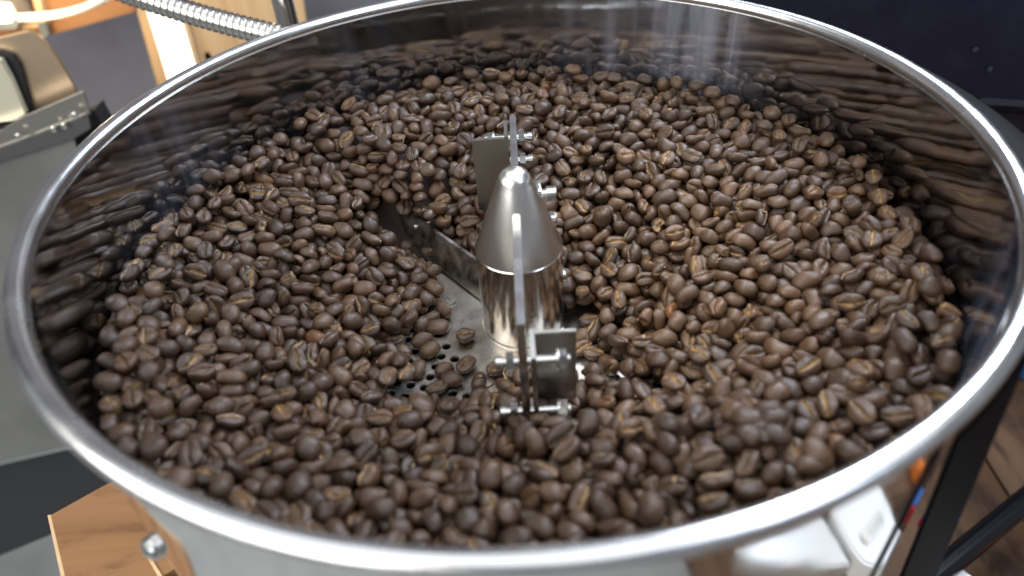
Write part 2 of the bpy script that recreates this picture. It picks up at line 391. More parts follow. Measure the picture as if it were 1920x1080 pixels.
blade((.0075, -.0800), (.0400, -.0850), .004, .0180, .002)
for s in (1,):   # stay tying the blades back to the bracket
    bm = bmesh.new(); tube(bm, [(-s*.010, s*.073, .016), (-s*.052, s*.060, .014)], .0016, 10); link('stay', bm, m_blade, st)
# small side lug with its two bolts on the right of the cone, set screw in the cylinder
bm = bmesh.new(); box(bm, (.0095, .0195, .0455), (.0030, .0090, .0280), None, .0004); lug = link('lug', bm, m_brush, st)
for z, y in ((.0535, .0215), (.0405, .0215)):
    bm = bmesh.new(); Mx = align((.0110, y, z), (.03, y, z))
    lathe(bm, [(0, 0), (.0026, 0), (.0026, .0022), (.0036, .0023), (.0036, .0060), (.0031, .0065), (.0018, .0066), (.0016, .0048), (0, .0048)], 24, Mx); link('socket_bolt', bm, m_zinc, lug)
bm = bmesh.new(); lathe(bm, [(0, 0), (.0030, 0), (.0030, .0012), (.0024, .0018), (0, .0019)], 20, align((.0181, .002, .024), (.03, .0033, .024))); link('set_screw', bm, m_zinc, st)

# ------------------------------------------------------------------ coffee beans
SIZES = [[9.77, 7.66, 4.94], [10.79, 7.87, 5.53], [9.32, 6.68, 4.91], [9.68, 7.65, 4.77], [11.1, 8.49, 5.71], [9.31, 6.52, 4.45], [10.56, 7.53, 5.56], [9.68, 7.17, 4.79], [10.31, 7.28, 5.53], [9.59, 6.83, 4.57], [10.18, 7.82, 4.92], [9.0, 6.9, 6.2]]
# settled beans: x, y, z in tenths of a millimetre, rotation vector in fiftieths of a radian, size class
BEANS = np.array([
513,-1155,470,-16,146,38,4,327,-1297,447,4,0,-84,4,196,-1240,384,36,19,-53,6,-1186,-983,479,15,-8,-37,4,619,-1250,449,8,-141,27,6,-747,-907,329,12,-25,110,4,
-1236,-796,452,14,-11,-34,4,192,-888,337,5,30,-94,1,1119,-1038,465,16,136,34,7,13,-924,304,64,10,-57,6,-138,-1069,339,-4,-11,76,1,109,-990,346,-29,127,-21,4,
-219,-1149,352,1,133,21,0,966,-739,387,-134,-39,10,1,1011,-1028,483,-106,79,-26,10,327,-953,381,23,-125,-41,6,1226,-799,403,-2,33,-93,10,500,-1282,446,138,-21,28,0,
134,-1210,380,-101,-75,4,9,32,-1083,360,118,-49,-3,4,403,-1088,364,-3,-45,85,6,-1084,-986,438,-84,-127,-5,0,1370,-836,464,-8,-4,56,1,535,-974,449,-126,-76,23,6,
99,-929,334,-103,-36,9,4,797,-656,321,-143,16,39,4,723,-1113,503,4,-15,127,5,-463,-1194,372,-24,7,149,11,1268,-874,458,-146,-36,8,3,908,-1189,502,-1,3,112,2,
-62,-1109,334,25,29,32,10,-557,-918,290,-102,-53,1,3,-147,-1224,358,73,66,87,6,-921,-956,354,39,-138,-59,3,-236,-1291,350,122,-47,-4,4,1466,-472,478,10,4,90,4,
790,-1218,493,-20,3,13,7,4,-1289,375,6,-12,-33,7,1127,-260,359,31,43,-145,4,816,-1190,503,11,-17,98,0,-628,-1188,387,22,7,69,5,528,-1214,451,-5,149,-44,3,
1042,-1077,446,13,-154,12,3,692,-1215,460,11,-19,-122,2,-741,-1075,350,12,-23,-77,4,-336,-934,281,13,-110,-61,1,-317,-1230,345,-51,26,-52,11,1339,-507,426,-13,130,64,6,
-1000,-1077,444,155,-21,-1,3,406,-1210,424,18,135,8,2,-1415,-758,434,143,-37,-15,6,624,-1173,462,113,58,27,3,-1455,-677,463,-2,3,-15,8,51,-1189,395,4,12,132,7,
1218,-448,400,3,124,81,10,419,-1062,421,-5,-2,-56,11,-437,-722,213,9,2,3,8,1057,-901,465,-134,-10,38,9,1281,-721,456,6,1,88,8,-722,-975,314,26,-134,76,4,
135,-1282,369,49,57,133,7,1282,-154,407,18,-5,84,4,937,-959,446,-81,103,-23,7,-232,-843,191,22,-21,-23,4,609,-1093,442,7,-13,-13,11,-361,-1072,305,-17,-135,75,4,
-546,-1199,339,99,-92,53,4,-19,-1168,349,14,108,12,10,-526,-1050,353,108,75,19,11,325,-1049,358,16,0,-52,9,-1401,-446,464,-120,91,-7,4,954,-1035,431,70,-119,61,4,
-92,-1237,378,-51,27,-73,10,-870,-467,310,-129,87,16,1,780,-1151,457,-102,-114,-16,10,-1364,-547,469,149,-44,-3,6,-431,-1123,353,59,88,41,6,1392,-747,473,-153,-25,5,9,
-960,-808,318,-58,-97,-42,2,-1326,-635,466,12,-8,-54,0,-1019,-942,355,-108,52,28,6,-689,-1034,315,-20,119,-94,11,355,-1175,388,-44,-104,14,10,1081,-69,375,-19,125,42,1,
-406,-1255,347,19,50,-17,11,-156,-1306,385,-35,45,42,11,-1266,45,364,40,14,-50,4,-1186,-567,381,26,-148,10,6,-347,-1140,337,-5,-21,2,9,-1422,-591,479,-137,65,-8,0,
-692,-293,168,28,26,-38,1,-205,-1241,350,1,33,73,4,-1056,-506,313,-12,82,-112,1,-822,-1084,360,3,27,61,8,1158,-619,394,103,34,-42,4,1510,-551,431,-44,-141,8,6,
1010,-915,434,51,145,-7,10,1343,-747,405,89,-94,-68,0,-601,-1032,319,65,92,-68,1,884,-963,417,-122,98,2,2,-804,-981,339,88,67,-29,6,632,-701,250,-63,-109,-41,6,
-1154,-138,347,-125,-11,4,1,-734,-460,193,17,-4,126,1,-936,-1133,456,-9,-1,-77,2,1225,-891,405,17,38,127,10,650,-1091,484,0,0,103,2,43,-1225,370,70,90,-1,8,
-593,-1171,360,-29,125,-11,0,-305,-991,270,-59,115,52,3,-549,-702,220,-145,6,-5,9,-1225,-695,400,48,-144,-18,8,703,-1130,447,-29,-5,-102,7,-1367,4,404,-115,16,19,10,
-1335,-891,438,7,-9,-11,10,-619,-1003,335,-55,-8,-2,6,-85,-604,140,-14,-2,120,1,-943,-1004,374,9,-101,25,3,1403,-635,455,16,4,87,9,-501,-1127,330,-27,-1,-145,6,
314,-1135,380,23,-102,-32,0,-829,-588,253,35,-14,33,9,211,-1316,403,100,-47,31,7,429,-994,432,-40,3,-51,0,-1084,-582,345,-30,14,15,6,525,-673,280,-144,56,-17,0,
-711,-1199,382,82,125,-16,6,-678,-657,213,8,3,-65,0,-1298,-236,380,10,26,-107,0,680,-648,266,88,120,29,1,434,-786,289,125,-88,16,0,828,-855,374,22,-41,-129,11,
-1039,-769,339,22,-131,26,10,-440,-849,265,-12,145,-31,3,119,-1090,337,-6,-47,-21,4,216,-1071,391,33,137,-30,5,1099,-818,446,84,115,-13,6,-1246,-906,460,-111,88,-6,0,
623,-275,198,0,30,-98,3,151,-605,121,47,131,20,3,1091,-516,372,6,-35,-128,1,831,-732,317,-14,-14,105,10,-22,-869,273,11,-37,51,1,959,-816,356,-22,25,-15,11,
-1185,-210,341,12,8,-54,0,-827,-842,348,-20,130,-76,9,402,379,282,52,41,-105,4,861,-1099,460,-33,-38,31,6,-78,-889,248,31,-100,-20,6,-1498,-356,476,16,-10,-78,8,
1327,-633,474,94,121,1,9,-188,-785,194,-84,-71,13,8,656,-512,247,-132,77,-17,8,903,-335,282,11,-120,24,4,-1342,-756,462,129,-82,-3,5,-1017,-716,324,-53,126,58,2,
-1189,-727,375,-46,97,-68,10,-1146,-382,321,-24,16,-6,4,-884,-1071,338,-47,33,-10,0,1054,-711,376,-7,-11,-65,1,496,-205,166,-29,100,-77,4,-1550,-416,443,7,-6,-58,1,
560,-345,171,-4,-9,149,8,-871,-740,322,77,129,-26,10,633,-529,177,55,141,16,0,476,-964,374,44,-24,-1,4,840,-1040,425,-15,12,11,2,-1216,-435,364,-152,-5,5,9,
908,-217,302,-2,-23,122,7,-1010,70,283,-136,-29,-17,4,754,-1074,502,-120,-60,-15,5,287,-1235,363,-72,-85,74,4,699,442,320,24,95,-109,4,925,-573,301,-13,-11,109,1,
464,-1075,389,6,-4,60,5,682,-180,252,-2,-17,19,8,145,-451,85,84,106,66,1,-1081,-726,357,0,18,34,3,-585,-838,271,13,18,137,10,-313,-355,32,70,-6,-7,8,
-704,-840,260,-134,3,-33,1,-409,-615,156,16,10,-31,1,54,214,192,-2,-132,-54,10,1452,-271,415,-67,-127,-12,4,555,703,408,-129,-13,21,4,-667,164,187,-104,54,20,6,
1433,-437,424,-66,114,32,2,1419,79,473,148,3,10,6,-390,-22,17,0,0,7,4,-1268,-84,372,148,-25,-19,6,1237,-617,397,136,-33,54,10,1197,-210,375,-114,-61,10,0,
-997,-290,272,118,-78,-57,11,1367,-186,392,10,141,-33,1,-886,-900,316,47,-134,-35,10,784,-402,262,59,39,-48,9,881,-483,290,6,-132,65,10,-272,-1187,353,-57,-3,-70,2,
-671,-1152,358,9,-8,99,8,1243,319,405,3,40,-104,8,-1357,-451,393,-5,14,9,6,-782,-526,234,16,26,44,10,1134,-671,370,110,-66,36,1,-1180,-855,381,-16,9,50,7,
1288,-471,384,-54,130,15,2,392,-984,404,-100,-114,19,10,-300,-615,174,121,83,-32,1,-206,-991,260,35,99,84,4,411,-98,182,-102,99,7,8,884,-805,345,14,13,106,6,
998,-510,316,92,-54,21,8,1362,-373,446,138,24,-10,3,1548,-314,500,2,1,91,9,-1458,-189,469,1,-1,-53,0,371,-623,195,77,-63,-58,8,653,-102,244,21,-15,82,0,
1524,-151,447,-24,119,7,0,-706,99,172,-15,14,-150,1,746,-1203,428,-36,-54,104,9,-1320,-623,375,-22,-16,102,8,-1389,-149,397,71,118,34,10,696,178,313,-122,-15,6,8,
1578,-84,471,122,99,0,1,-898,-631,293,-19,142,22,8,1414,-123,440,125,84,8,0,-1454,-507,471,-2,1,-92,10,-617,-1114,345,4,-150,-11,7,-1243,-518,378,-113,-67,38,4,
-1017,-397,289,-2,7,91,1,966,57,319,-18,24,8,4,-1355,-314,372,-17,2,83,1,-1468,-79,470,62,-140,-2,3,-289,-867,222,-37,-49,44,4,-292,-777,209,3,-4,-119,2,
222,-1007,348,-2,-19,-32,8,-416,-166,17,0,0,35,6,-452,-113,34,69,12,15,10,-1194,-800,351,35,-129,-2,4,-1078,-631,320,-1,-61,-130,0,-120,-850,213,-69,-55,49,1,
-1577,-100,501,-86,118,-10,3,509,-765,255,-42,41,145,7,-930,-665,310,11,127,-74,5,-703,-37,190,-74,72,1,10,-1415,-831,419,-65,24,-54,6,1487,399,466,-49,-147,2,4,
-1169,495,379,-89,39,-11,1,763,-89,274,36,-144,4,10,1067,-973,448,11,2,-148,8,-1310,-394,354,-16,7,-33,6,1318,-578,411,111,51,31,1,-893,-1004,305,10,-4,-4,3,
-735,-112,173,50,58,5,4,615,-1043,435,-9,129,47,7,-1595,178,459,56,-133,-10,4,-980,-886,345,-48,49,-50,0,450,250,221,16,-137,-25,1,-514,-27,94,145,6,45,4,
-21,-412,87,-115,-104,24,1,636,169,240,30,-12,-12,3,1491,-387,474,126,89,3,10,505,-486,187,-9,37,108,4,-1074,-86,303,12,11,-109,8,-757,-733,259,-28,39,77,11,
-201,375,197,-85,-106,13,4,1272,-308,415,-12,132,-41,0,-1158,-634,352,68,-79,38,7,775,-280,270,-74,101,-46,6,936,335,353,17,-7,141,6,-130,-304,38,115,67,18,1,
-1256,600,398,27,-128,-23,4,642,-833,348,78,101,-40,0,-959,-733,278,-43,15,-121,1,478,53,195,9,-25,-112,4,1303,223,450,44,-136,-4,6,-1369,153,407,120,-95,-30,3,
-1155,8,346,103,-82,-66,3,-1075,-268,294,47,62,-22,11,515,-405,170,152,-8,-25,0,-993,-119,238,-110,-10,-32,1,260,-1153,316,-40,-18,117,7,1058,-359,304,9,-6,6,11,
-1128,397,329,-15,-31,111,4,199,-1174,362,64,-70,63,8,266,-1078,338,13,-16,-58,5,428,-1276,387,21,77,53,9,-1189,-298,331,-10,-31,94,2,656,-1039,499,-3,11,131,7,
296,-161,73,-43,100,-39,1,1121,314,418,135,-20,15,4,-571,-114,132,15,27,-11,11,741,-274,227,-127,20,50,1,1121,-349,330,27,20,83,8,-945,14,278,136,23,-24,1,
423,-642,207,120,-78,-15,9,-1446,-265,449,1,-1,-95,9,251,468,246,19,22,-44,4,1497,-83,422,149,17,24,6,-1033,550,384,-5,-133,-60,6,-485,-405,143,87,-124,0,7,
-322,-1038,288,-48,15,2,7,123,-501,63,-23,-51,111,0,594,242,235,-61,90,-111,4,-660,-144,147,-11,141,31,2,1016,92,345,-14,14,-28,8,-177,629,226,33,-13,81,1,
907,-1122,440,13,-15,-69,3,-531,-830,246,-89,82,-32,10,-484,-994,265,-48,84,98,8,996,-207,311,-67,-37,98,4,323,334,233,30,33,31,4,335,-398,83,-91,-6,-70,0,
630,-996,481,-9,10,85,10,-1253,-169,345,-90,53,44,4,-484,-920,253,63,-2,104,5,1027,-771,343,23,6,-142,2,1182,370,435,24,14,-140,1,-374,-397,34,153,34,0,9,
-1446,637,482,-6,4,-137,1,-671,-388,153,-116,-50,10,3,1049,-302,335,-10,12,-8,5,1478,-324,437,-134,26,33,9,1535,118,474,116,89,21,3,-541,316,139,-144,31,29,10,
242,-958,329,19,117,25,6,732,-1005,491,0,1,154,9,-408,-811,208,100,37,54,4,-82,278,157,81,131,19,6,299,-909,345,-80,108,8,10,-850,279,241,-103,36,-11,3,
558,-220,165,70,5,88,9,1079,-564,352,68,81,3,1,1370,-99,402,-78,-102,31,10,486,-694,233,135,-23,-4,0,888,-55,306,-54,-127,70,6,1442,-42,447,63,105,58,8,
-1501,286,431,-92,114,-2,8,1244,215,384,9,-7,-149,1,-1315,-799,409,147,21,39,0,874,-636,320,107,-55,42,0,1411,235,419,-3,-132,-80,7,503,144,241,97,59,62,1,
799,393,324,12,-34,144,7,-256,-280,36,142,66,0,7,-24,-1234,333,-18,-2,-10,2,943,-716,339,-28,-140,-14,6,690,-730,275,54,-28,-102,1,860,-230,247,-24,-6,-29,1,
1069,151,381,71,-94,-65,3,-840,455,246,16,11,125,4,-825,-945,334,-32,-50,-56,4,540,-7,211,-133,-14,9,5,1352,583,476,-134,-79,-10,6,-1586,-246,458,-7,14,-31,0,
144,-1119,320,99,-26,31,4,244,723,350,-123,75,20,10,691,-1094,503,100,115,-8,2,1224,15,397,21,-110,39,8,-545,-455,179,-115,-83,28,9,476,906,437,-110,9,-21,6,
-152,-579,130,-77,-69,65,1,1092,-194,357,-74,-134,-32,5,-1141,-737,293,21,26,127,10,663,-354,174,86,-125,-18,6,546,380,257,66,30,-25,8,-839,560,267,59,-38,6,1,
274,80,185,134,-66,-6,10,463,-10,157,0,6,-2,6,827,-175,266,-44,4,43,8,-190,-1076,312,-61,-67,55,8,329,-1308,414,-145,56,0,6,-662,-781,260,-47,-36,-14,5,
-46,-767,227,78,131,-37,6,833,-458,261,23,-114,-77,7,1309,6,388,-26,-12,-24,11,89,202,100,57,56,-44,10,-580,-311,132,-63,117,-53,11,257,19,135,-15,134,19,2,
-117,719,250,20,-6,46,1,1221,-685,352,-73,64,115,11,-1383,-238,373,-72,81,17,9,-1106,-893,364,-18,7,-14,8,-964,-466,299,114,-41,23,3,-798,95,206,70,9,25,9,
1540,30,450,98,107,16,7,-1053,-122,272,-122,56,-9,9,-47,-488,73,74,-84,46,1,190,142,125,6,-14,32,6,-1381,270,384,19,3,-146,1,-783,-608,229,-89,-127,7,5,
-625,-24,148,6,-119,78,0,-78,185,124,-90,-47,-17,2,-1291,-572,348,80,-114,-8,10,281,-660,178,60,108,-15,3,-1373,-672,429,-131,-52,43,8,-610,-674,194,-84,-92,-11,3,
101,426,213,82,9,2,8,841,137,299,-1,4,-43,11,1139,7,388,64,-58,13,6,-438,-1207,341,-102,-106,15,4,-919,-543,278,32,14,76,2,469,-1133,389,5,-33,-74,7,
82,562,251,19,-13,104,3,862,-99,278,-29,-135,49,10,202,-563,98,-1,-58,66,5,999,-317,303,-32,8,35,0,-874,-104,243,101,-98,-6,8,-858,1011,437,-64,123,39,1,
-477,-651,187,-137,8,-36,5,1560,252,487,118,92,18,7,-716,-554,184,-70,37,46,11,-560,680,214,-110,-94,-15,4,53,210,40,-124,7,6,6,-800,-269,228,-75,125,-35,0,
-180,299,152,11,115,24,6,55,-646,139,56,27,131,10,453,-445,131,122,-91,36,4,1148,219,405,-11,-5,-32,10,-202,-365,14,0,0,70,9,1271,-730,374,25,10,-81,4,
1189,-347,368,-7,-52,-130,5,-1602,-102,438,-127,80,-13,0,-1373,697,445,8,-9,-121,4,-1497,361,468,-135,76,-11,10,1118,917,427,144,61,9,4,-809,-682,230,-67,97,26,0,
179,1210,436,36,16,32,4,-1010,508,347,147,-9,-19,6,-865,-230,197,34,-4,-21,3,-408,192,70,13,1,-40,0,181,-1066,331,-8,141,-20,3,-834,-182,230,-9,-23,-119,8,
751,-11,270,-85,101,-2,8,372,-1265,403,-91,61,30,7,394,87,200,-118,75,-25,0,-417,-950,237,-87,-75,44,10,1308,-366,381,-23,-13,15,2,749,335,305,49,39,122,1,
831,-582,294,-129,-15,1,3,-1201,-53,351,-2,20,-53,11,-1019,-66,280,-42,98,57,9,228,-1135,360,-14,47,113,9,587,-470,189,-23,-26,119,2,862,649,418,-131,53,-9,3,
-261,-97,36,157,0,0,2,-637,743,243,9,-20,114,8,163,564,238,41,24,-62,0,758,-438,232,-43,-127,40,5,537,-553,211,-11,89,-51,0,-398,720,275,13,41,-107,0,
-143,-1156,328,-79,-130,19,7,240,-230,41,-126,-30,-7,5,-182,760,308,25,10,10,6,852,477,343,-102,27,31,10,1583,-396,419,84,-100,-10,8,759,-813,349,-26,111,-12,3,
509,-1215,402,100,-111,-14,1,1360,49,402,-16,37,24,4,315,493,271,-102,67,-14,3,744,649,413,-65,129,3,3,-1528,191,477,11,-8,-106,7,1219,-275,350,-59,-44,135,11,
-911,411,294,-148,-21,41,8,21,413,199,12,-131,15,1,-1467,93,458,102,-104,-18,9,-231,493,231,-141,-23,5,7,361,-140,121,-24,-5,66,11,1213,695,418,8,11,-135,10,
285,-253,33,155,-27,0,5,-359,-1176,310,85,111,-46,10,1307,86,407,-96,-63,9,2,-1254,-240,355,53,106,18,6,-335,-742,179,-49,-25,34,11,268,228,166,12,0,155,3,
587,-53,178,8,14,48,8,-1090,-171,281,-42,25,-7,10,-629,357,163,59,31,-43,2,483,-316,139,-149,2,-2,5,-1348,-518,367,-107,-105,5,6,-1150,-434,314,132,20,-8,9,
-1113,-816,330,12,-46,-25,0,-788,846,354,149,-25,-18,1,-703,426,221,122,-38,-24,1,271,-758,191,16,-2,-62,7,380,316,213,107,15,34,6,1598,-199,407,38,-41,117,1,
-599,-563,188,61,-123,25,9,344,57,141,21,-27,30,11,1238,-126,399,-101,108,42,2,593,-1178,414,104,-89,-2,4,1031,-602,326,6,-75,-19,4,350,654,340,86,-125,2,1,
384,-289,131,-65,-133,47,0,1414,759,452,-18,-142,14,1,-1470,-10,467,-3,6,-44,0,-702,-919,294,-107,95,25,0,1190,-94,363,3,-130,40,3,-1126,242,319,5,11,0,10,
-715,507,231,-6,43,-32,4,834,310,315,-15,-20,85,10,1194,-557,391,-14,126,-60,9,-3,-558,43,68,73,45,4,746,-710,261,55,48,-105,6,-743,-402,186,-100,-31,4,3,
-360,84,33,65,-30,-36,3,1538,364,495,-1,-2,51,9,-1092,-336,266,7,4,-11,6,-821,-364,196,130,55,68,3,-655,982,479,-95,-91,-1,4,435,-1201,358,-39,13,-40,11,
372,575,309,-83,124,2,8,369,-8,147,-135,-48,13,2,-1602,93,454,8,-9,-80,9,404,-251,19,16,-1,5,7,-1290,506,384,-126,58,41,3,-1527,-523,407,-32,15,-13,8,
-1000,361,307,-13,82,-109,7,-972,1019,402,61,-13,-17,10,714,141,280,128,40,2,10,-1514,-281,454,-141,56,-12,8,-434,1519,484,-2,19,-137,4,-1246,779,468,81,-127,-17,8,
-647,885,460,4,-10,116,6,1472,573,494,-2,-9,63,7,-465,-9,36,83,40,23,11,1393,-34,403,51,138,30,6,-94,799,293,23,23,-142,3,621,-118,201,-62,102,-4,8,
-643,469,174,43,17,11,8,-143,963,394,-150,44,11,6,137,326,193,-38,-97,93,11,607,-963,404,-23,7,60,0,1041,-836,404,-69,-22,104,4,-1164,320,329,-15,16,-151,11,
34,-773,245,111,71,-32,2,126,668,330,-142,-58,-1,0,1018,898,458,-81,-97,-16,9,-472,-1049,290,-7,73,34,6,766,-638,274,-131,-42,35,6,-774,777,292,-17,13,-11,1,
1310,883,486,-8,-15,107,8,-245,982,402,-100,57,21,7,-1052,171,326,-34,25,6,10,-325,879,421,-1,131,-55,4,-266,771,347,-99,-88,-4,7,735,-1051,506,-11,0,3,0,
-502,58,93,55,-135,-15,6,-177,871,350,-19,-14,21,4,-69,417,185,-12,-13,97,3,20,324,181,1,-33,129,11,264,1134,453,-76,127,10,6,518,506,314,8,16,134,0,
1448,-692,442,-10,-13,23,6,412,769,367,64,132,-5,1,1089,-439,348,-41,-8,48,9,-980,-18,229,1,-139,71,4,953,549,399,44,134,-15,8,1076,1157,484,-6,-12,128,10,
-1365,826,451,6,-31,136,8,-1312,-299,351,99,-106,4,7,-309,-615,89,19,17,-4,4,349,-723,187,-4,2,-116,6,709,121,229,30,-151,-1,7,-1100,512,318,-7,-43,40,1,
-504,119,115,5,12,64,6,-1092,77,310,27,-125,74,2,917,-430,287,-53,2,111,6,-360,545,213,94,111,-18,4,1064,-132,314,12,-23,-10,9,80,832,329,17,4,47,6,
353,-215,105,-17,-13,21,9,1403,440,472,-6,-13,70,2,-1424,364,443,114,-97,-20,2,-795,-1093,324,127,69,-28,0,113,-1202,302,-69,-12,-7,1,205,679,285,-3,20,-61,0,
163,208,156,2,124,-35,10,399,-448,123,-77,-20,106,3,-383,592,264,52,142,-31,1,34,-486,50,-51,10,22,2,-909,519,297,38,-122,23,1,-648,37,149,-7,-107,-55,3,
426,633,341,101,-95,-32,3,1117,484,395,21,40,-126,5,-1221,239,333,4,54,-5,7,-776,-335,177,-9,113,2,1,951,-126,288,-23,-31,-138,5,719,-828,342,13,-45,-17,8,
1020,-938,361,-36,-2,-6,6,-86,-418,45,101,-67,0,4,-132,-744,156,116,90,32,9,569,-812,299,-18,-36,-91,4,-163,-710,193,42,58,70,9,408,172,202,-118,-49,-51,9,
870,248,309,10,136,-30,3,977,764,416,-125,9,-44,1,-1301,386,363,-138,-36,35,9,1048,-430,307,-93,9,59,2,765,760,411,-7,-28,106,1,911,173,328,22,-21,-126,5,
-465,-274,15,0,0,65,0,1435,-358,395,39,-144,23,3,843,7,278,-112,-60,44,11,1155,-775,389,128,-37,-28,4,-863,-683,263,25,3,23,2,1146,74,378,21,-4,24,7,
-572,737,306,-66,-128,-28,6,-200,335,41,42,26,116,8,-38,217,60,15,-19,29,9,198,274,158,-94,-112,-48,0,-1372,336,394,-26,-151,-22,9,-50,-338,41,-40,146,2,8,
-27,805,253,-16,-142,-14,1,1473,-458,358,-1,-9,-82,10,1201,-932,381,21,37,-5,9,-367,834,355,-4,-18,114,6,1363,800,496,-125,-95,6,3,-329,539,141,26,6,13,3,
-1158,-274,291,-18,4,-62,0,-446,1082,431,16,17,-77,1,1022,219,366,6,-150,31,1,-523,1127,474,20,-135,-9,6,214,67,141,-17,-16,62,2,366,953,395,32,13,-10,11,
-1492,520,485,0,0,-136,9,-758,928,419,12,-1,5,0,-420,867,389,-15,-20,45,1,483,350,239,88,47,-29,8,-1084,-480,317,53,-111,-97,8,616,10,227,-97,-9,31,10,
922,495,355,5,19,32,3,-939,153,269,-12,14,65,8,-889,789,339,68,120,68,2,-610,-259,140,92,-67,43,3,-448,126,65,-8,6,-40,8,635,1227,457,-135,10,-9,3,
1071,604,426,-13,-146,38,10,-1421,-378,453,-10,12,-45,0,-1023,781,343,123,-71,-4,1,-1319,269,364,117,104,-14,3,-511,-589,143,15,-83,110,7,-1420,126,391,56,-118,-3,3,
-1313,-715,418,146,-47,-5,2,-1079,293,312,-73,-19,-17,3,-1052,-573,271,-10,-12,5,0,-589,1040,472,7,-10,81,1,1119,1009,437,34,80,-118,3,-803,-84,209,-21,3,47,9,
-786,369,218,-109,-40,-34,3,48,491,210,7,8,-97,10,1607,33,429,15,-5,151,6,684,-989,488,101,109,-12,3,379,-1034,333,-70,41,-1,4,-1339,466,393,-32,-131,30,7,
-918,-88,209,-39,-103,-2,8,-702,345,164,-15,47,-29,10,-13,212,139,-50,34,-2,9,-19,809,348,-102,-99,42,4,263,-511,134,-18,-15,-43,5,1037,351,383,-5,110,-30,3,
-885,-516,232,78,-9,9,2,-1114,657,361,-1,-149,-23,6,-898,-792,271,-5,-1,-75,0,-84,600,211,2,-20,86,2,-244,-1031,262,-18,-16,-58,9,-212,-702,162,-8,47,30,8,
45,-422,77,90,68,-37,9,264,939,375,17,26,-29,10,532,636,331,-13,-24,152,11,521,1086,445,140,44,27,10,842,-394,259,-40,78,55,9,1039,229,392,9,24,142,9,
-604,-418,133,-6,-15,112,11,270,580,282,6,16,146,6,-1177,593,394,129,86,22,7,-509,-349,144,-24,-26,-80,1,73,1093,400,0,49,-110,6,534,1514,462,-12,151,16,1,
1007,1218,500,-1,-2,142,0,-1197,853,465,2,-9,-80,6,1019,199,314,136,27,2,4,-143,307,103,-85,64,-5,1,672,641,347,-69,70,-21,6,-1339,651,410,-127,26,-38,9,
-835,628,298,-12,-60,50,6,-224,-649,146,-83,-18,-13,7,-41,1303,477,131,-70,-7,1,271,384,247,-20,-21,-1,8,1120,707,426,-17,-18,-155,11,1368,162,410,26,19,59,9,
-1397,458,455,104,-111,-12,5,-476,777,398,-97,-113,-13,3,-737,848,301,5,-22,134,1,864,-900,351,-24,13,33,1,870,549,381,-9,-13,57,9,-365,438,43,67,-32,-38,3,
-419,317,70,-4,17,34,11,798,-113,230,106,32,0,8,926,314,317,-3,-133,69,1,261,-602,124,-57,-48,46,11,171,367,212,-18,138,16,9,768,849,439,-128,17,-48,3,
-1216,1048,441,-3,7,-108,10,-1565,357,439,116,-97,-15,4,-1476,439,471,-8,16,-74,5,-1263,-758,356,-121,-34,36,10,1287,-297,332,30,-32,-49,4,-782,-793,251,36,-138,-11,1,
-245,-1216,314,-154,-27,6,3,1005,572,383,101,113,40,6,-1416,-51,387,116,62,-50,10,-1123,-228,309,79,46,104,9,86,-859,305,-49,2,0,10,647,719,381,-118,49,23,2,
731,-503,215,-27,24,-45,3,998,406,357,-24,-40,22,11,997,-451,310,-12,-103,52,9,-351,-284,13,0,0,26,5,167,151,18,-2,-2,-62,8,-972,-227,241,40,121,-55,0,
713,-415,185,-94,67,10,10,-961,238,280,-42,-49,-133,2,-825,-826,282,9,12,-108,3,-371,1184,453,110,33,-8,4,1172,853,434,-68,130,-1,10,1406,305,419,57,-135,-26,6,
-959,782,330,-14,40,-57,10,-828,-9,208,31,-114,41,2,795,565,360,-22,-25,-153,2,-689,878,405,2,157,-11,0,-774,225,186,-50,-60,121,9,-605,-492,142,35,-15,124,2,
-394,-1010,260,-28,-19,-122,11,-67,-1198,311,-114,74,23,7,138,896,333,-108,7,-1,10,988,-139,354,98,77,-16,2,-552,793,395,115,106,-1,10,-373,739,351,3,-5,96,7,
517,-1096,431,74,112,39,0,-1252,104,342,-2,45,-89,6,-304,1270,448,-92,-119,-27,6,552,1283,450,127,-22,-25,4,-1009,296,297,95,-15,25,5,-786,-197,211,-150,-25,-5,2,
79,1194,448,-15,-152,-24,9,324,795,349,-150,-19,3,5,1293,700,471,122,99,0,9,-1013,1065,473,1,-11,-91,6,487,770,340,91,62,27,4,759,-196,228,-21,9,-42,6,
-1184,386,351,22,-38,-17,9,460,-197,114,-89,38,21,7,1239,49,424,17,96,26,10,-606,829,415,20,-18,72,5,357,-194,18,20,-3,14,1,-1017,-1010,384,88,128,-7,7,
-853,213,207,-73,132,-24,10,-645,-533,189,5,-107,1,5,-353,1385,446,0,76,-104,4,700,1019,465,87,109,15,8,1006,1008,468,148,-5,0,0,1350,-266,399,8,-91,-118,9,
-945,111,228,-81,15,-7,6,-901,45,194,-52,10,-48,6,1069,-2,331,57,5,-20,8,1404,554,434,51,131,8,11,-849,130,218,-20,13,2,7,-138,414,166,-31,-31,67,10,
-284,478,102,11,-36,149,10,1174,-33,342,20,-4,-137,9,-1244,-351,329,-8,-7,-65,10,-1242,321,345,63,-123,-15,9,627,406,267,80,64,26,1,1472,-189,422,-123,80,-25,5,
266,-433,96,-21,-30,-50,11,654,306,258,17,-60,-40,4,823,1016,446,87,-37,-27,6,1483,324,418,101,37,-5,0,-576,-101,33,156,14,0,5,-452,507,69,33,131,-1,7,
-964,-509,266,123,58,-23,8,420,537,292,83,73,-22,1,700,927,402,8,154,-11,4,953,115,313,26,-110,-96,8,1105,-917,425,115,-34,24,8,-951,863,339,-94,97,47,1,
729,497,344,-16,-4,17,6,827,742,398,108,107,26,0,-1157,-945,408,110,88,-9,5,-895,232,233,-20,20,-91,5,-41,885,381,96,-121,26,6,292,-52,36,157,7,0,2,
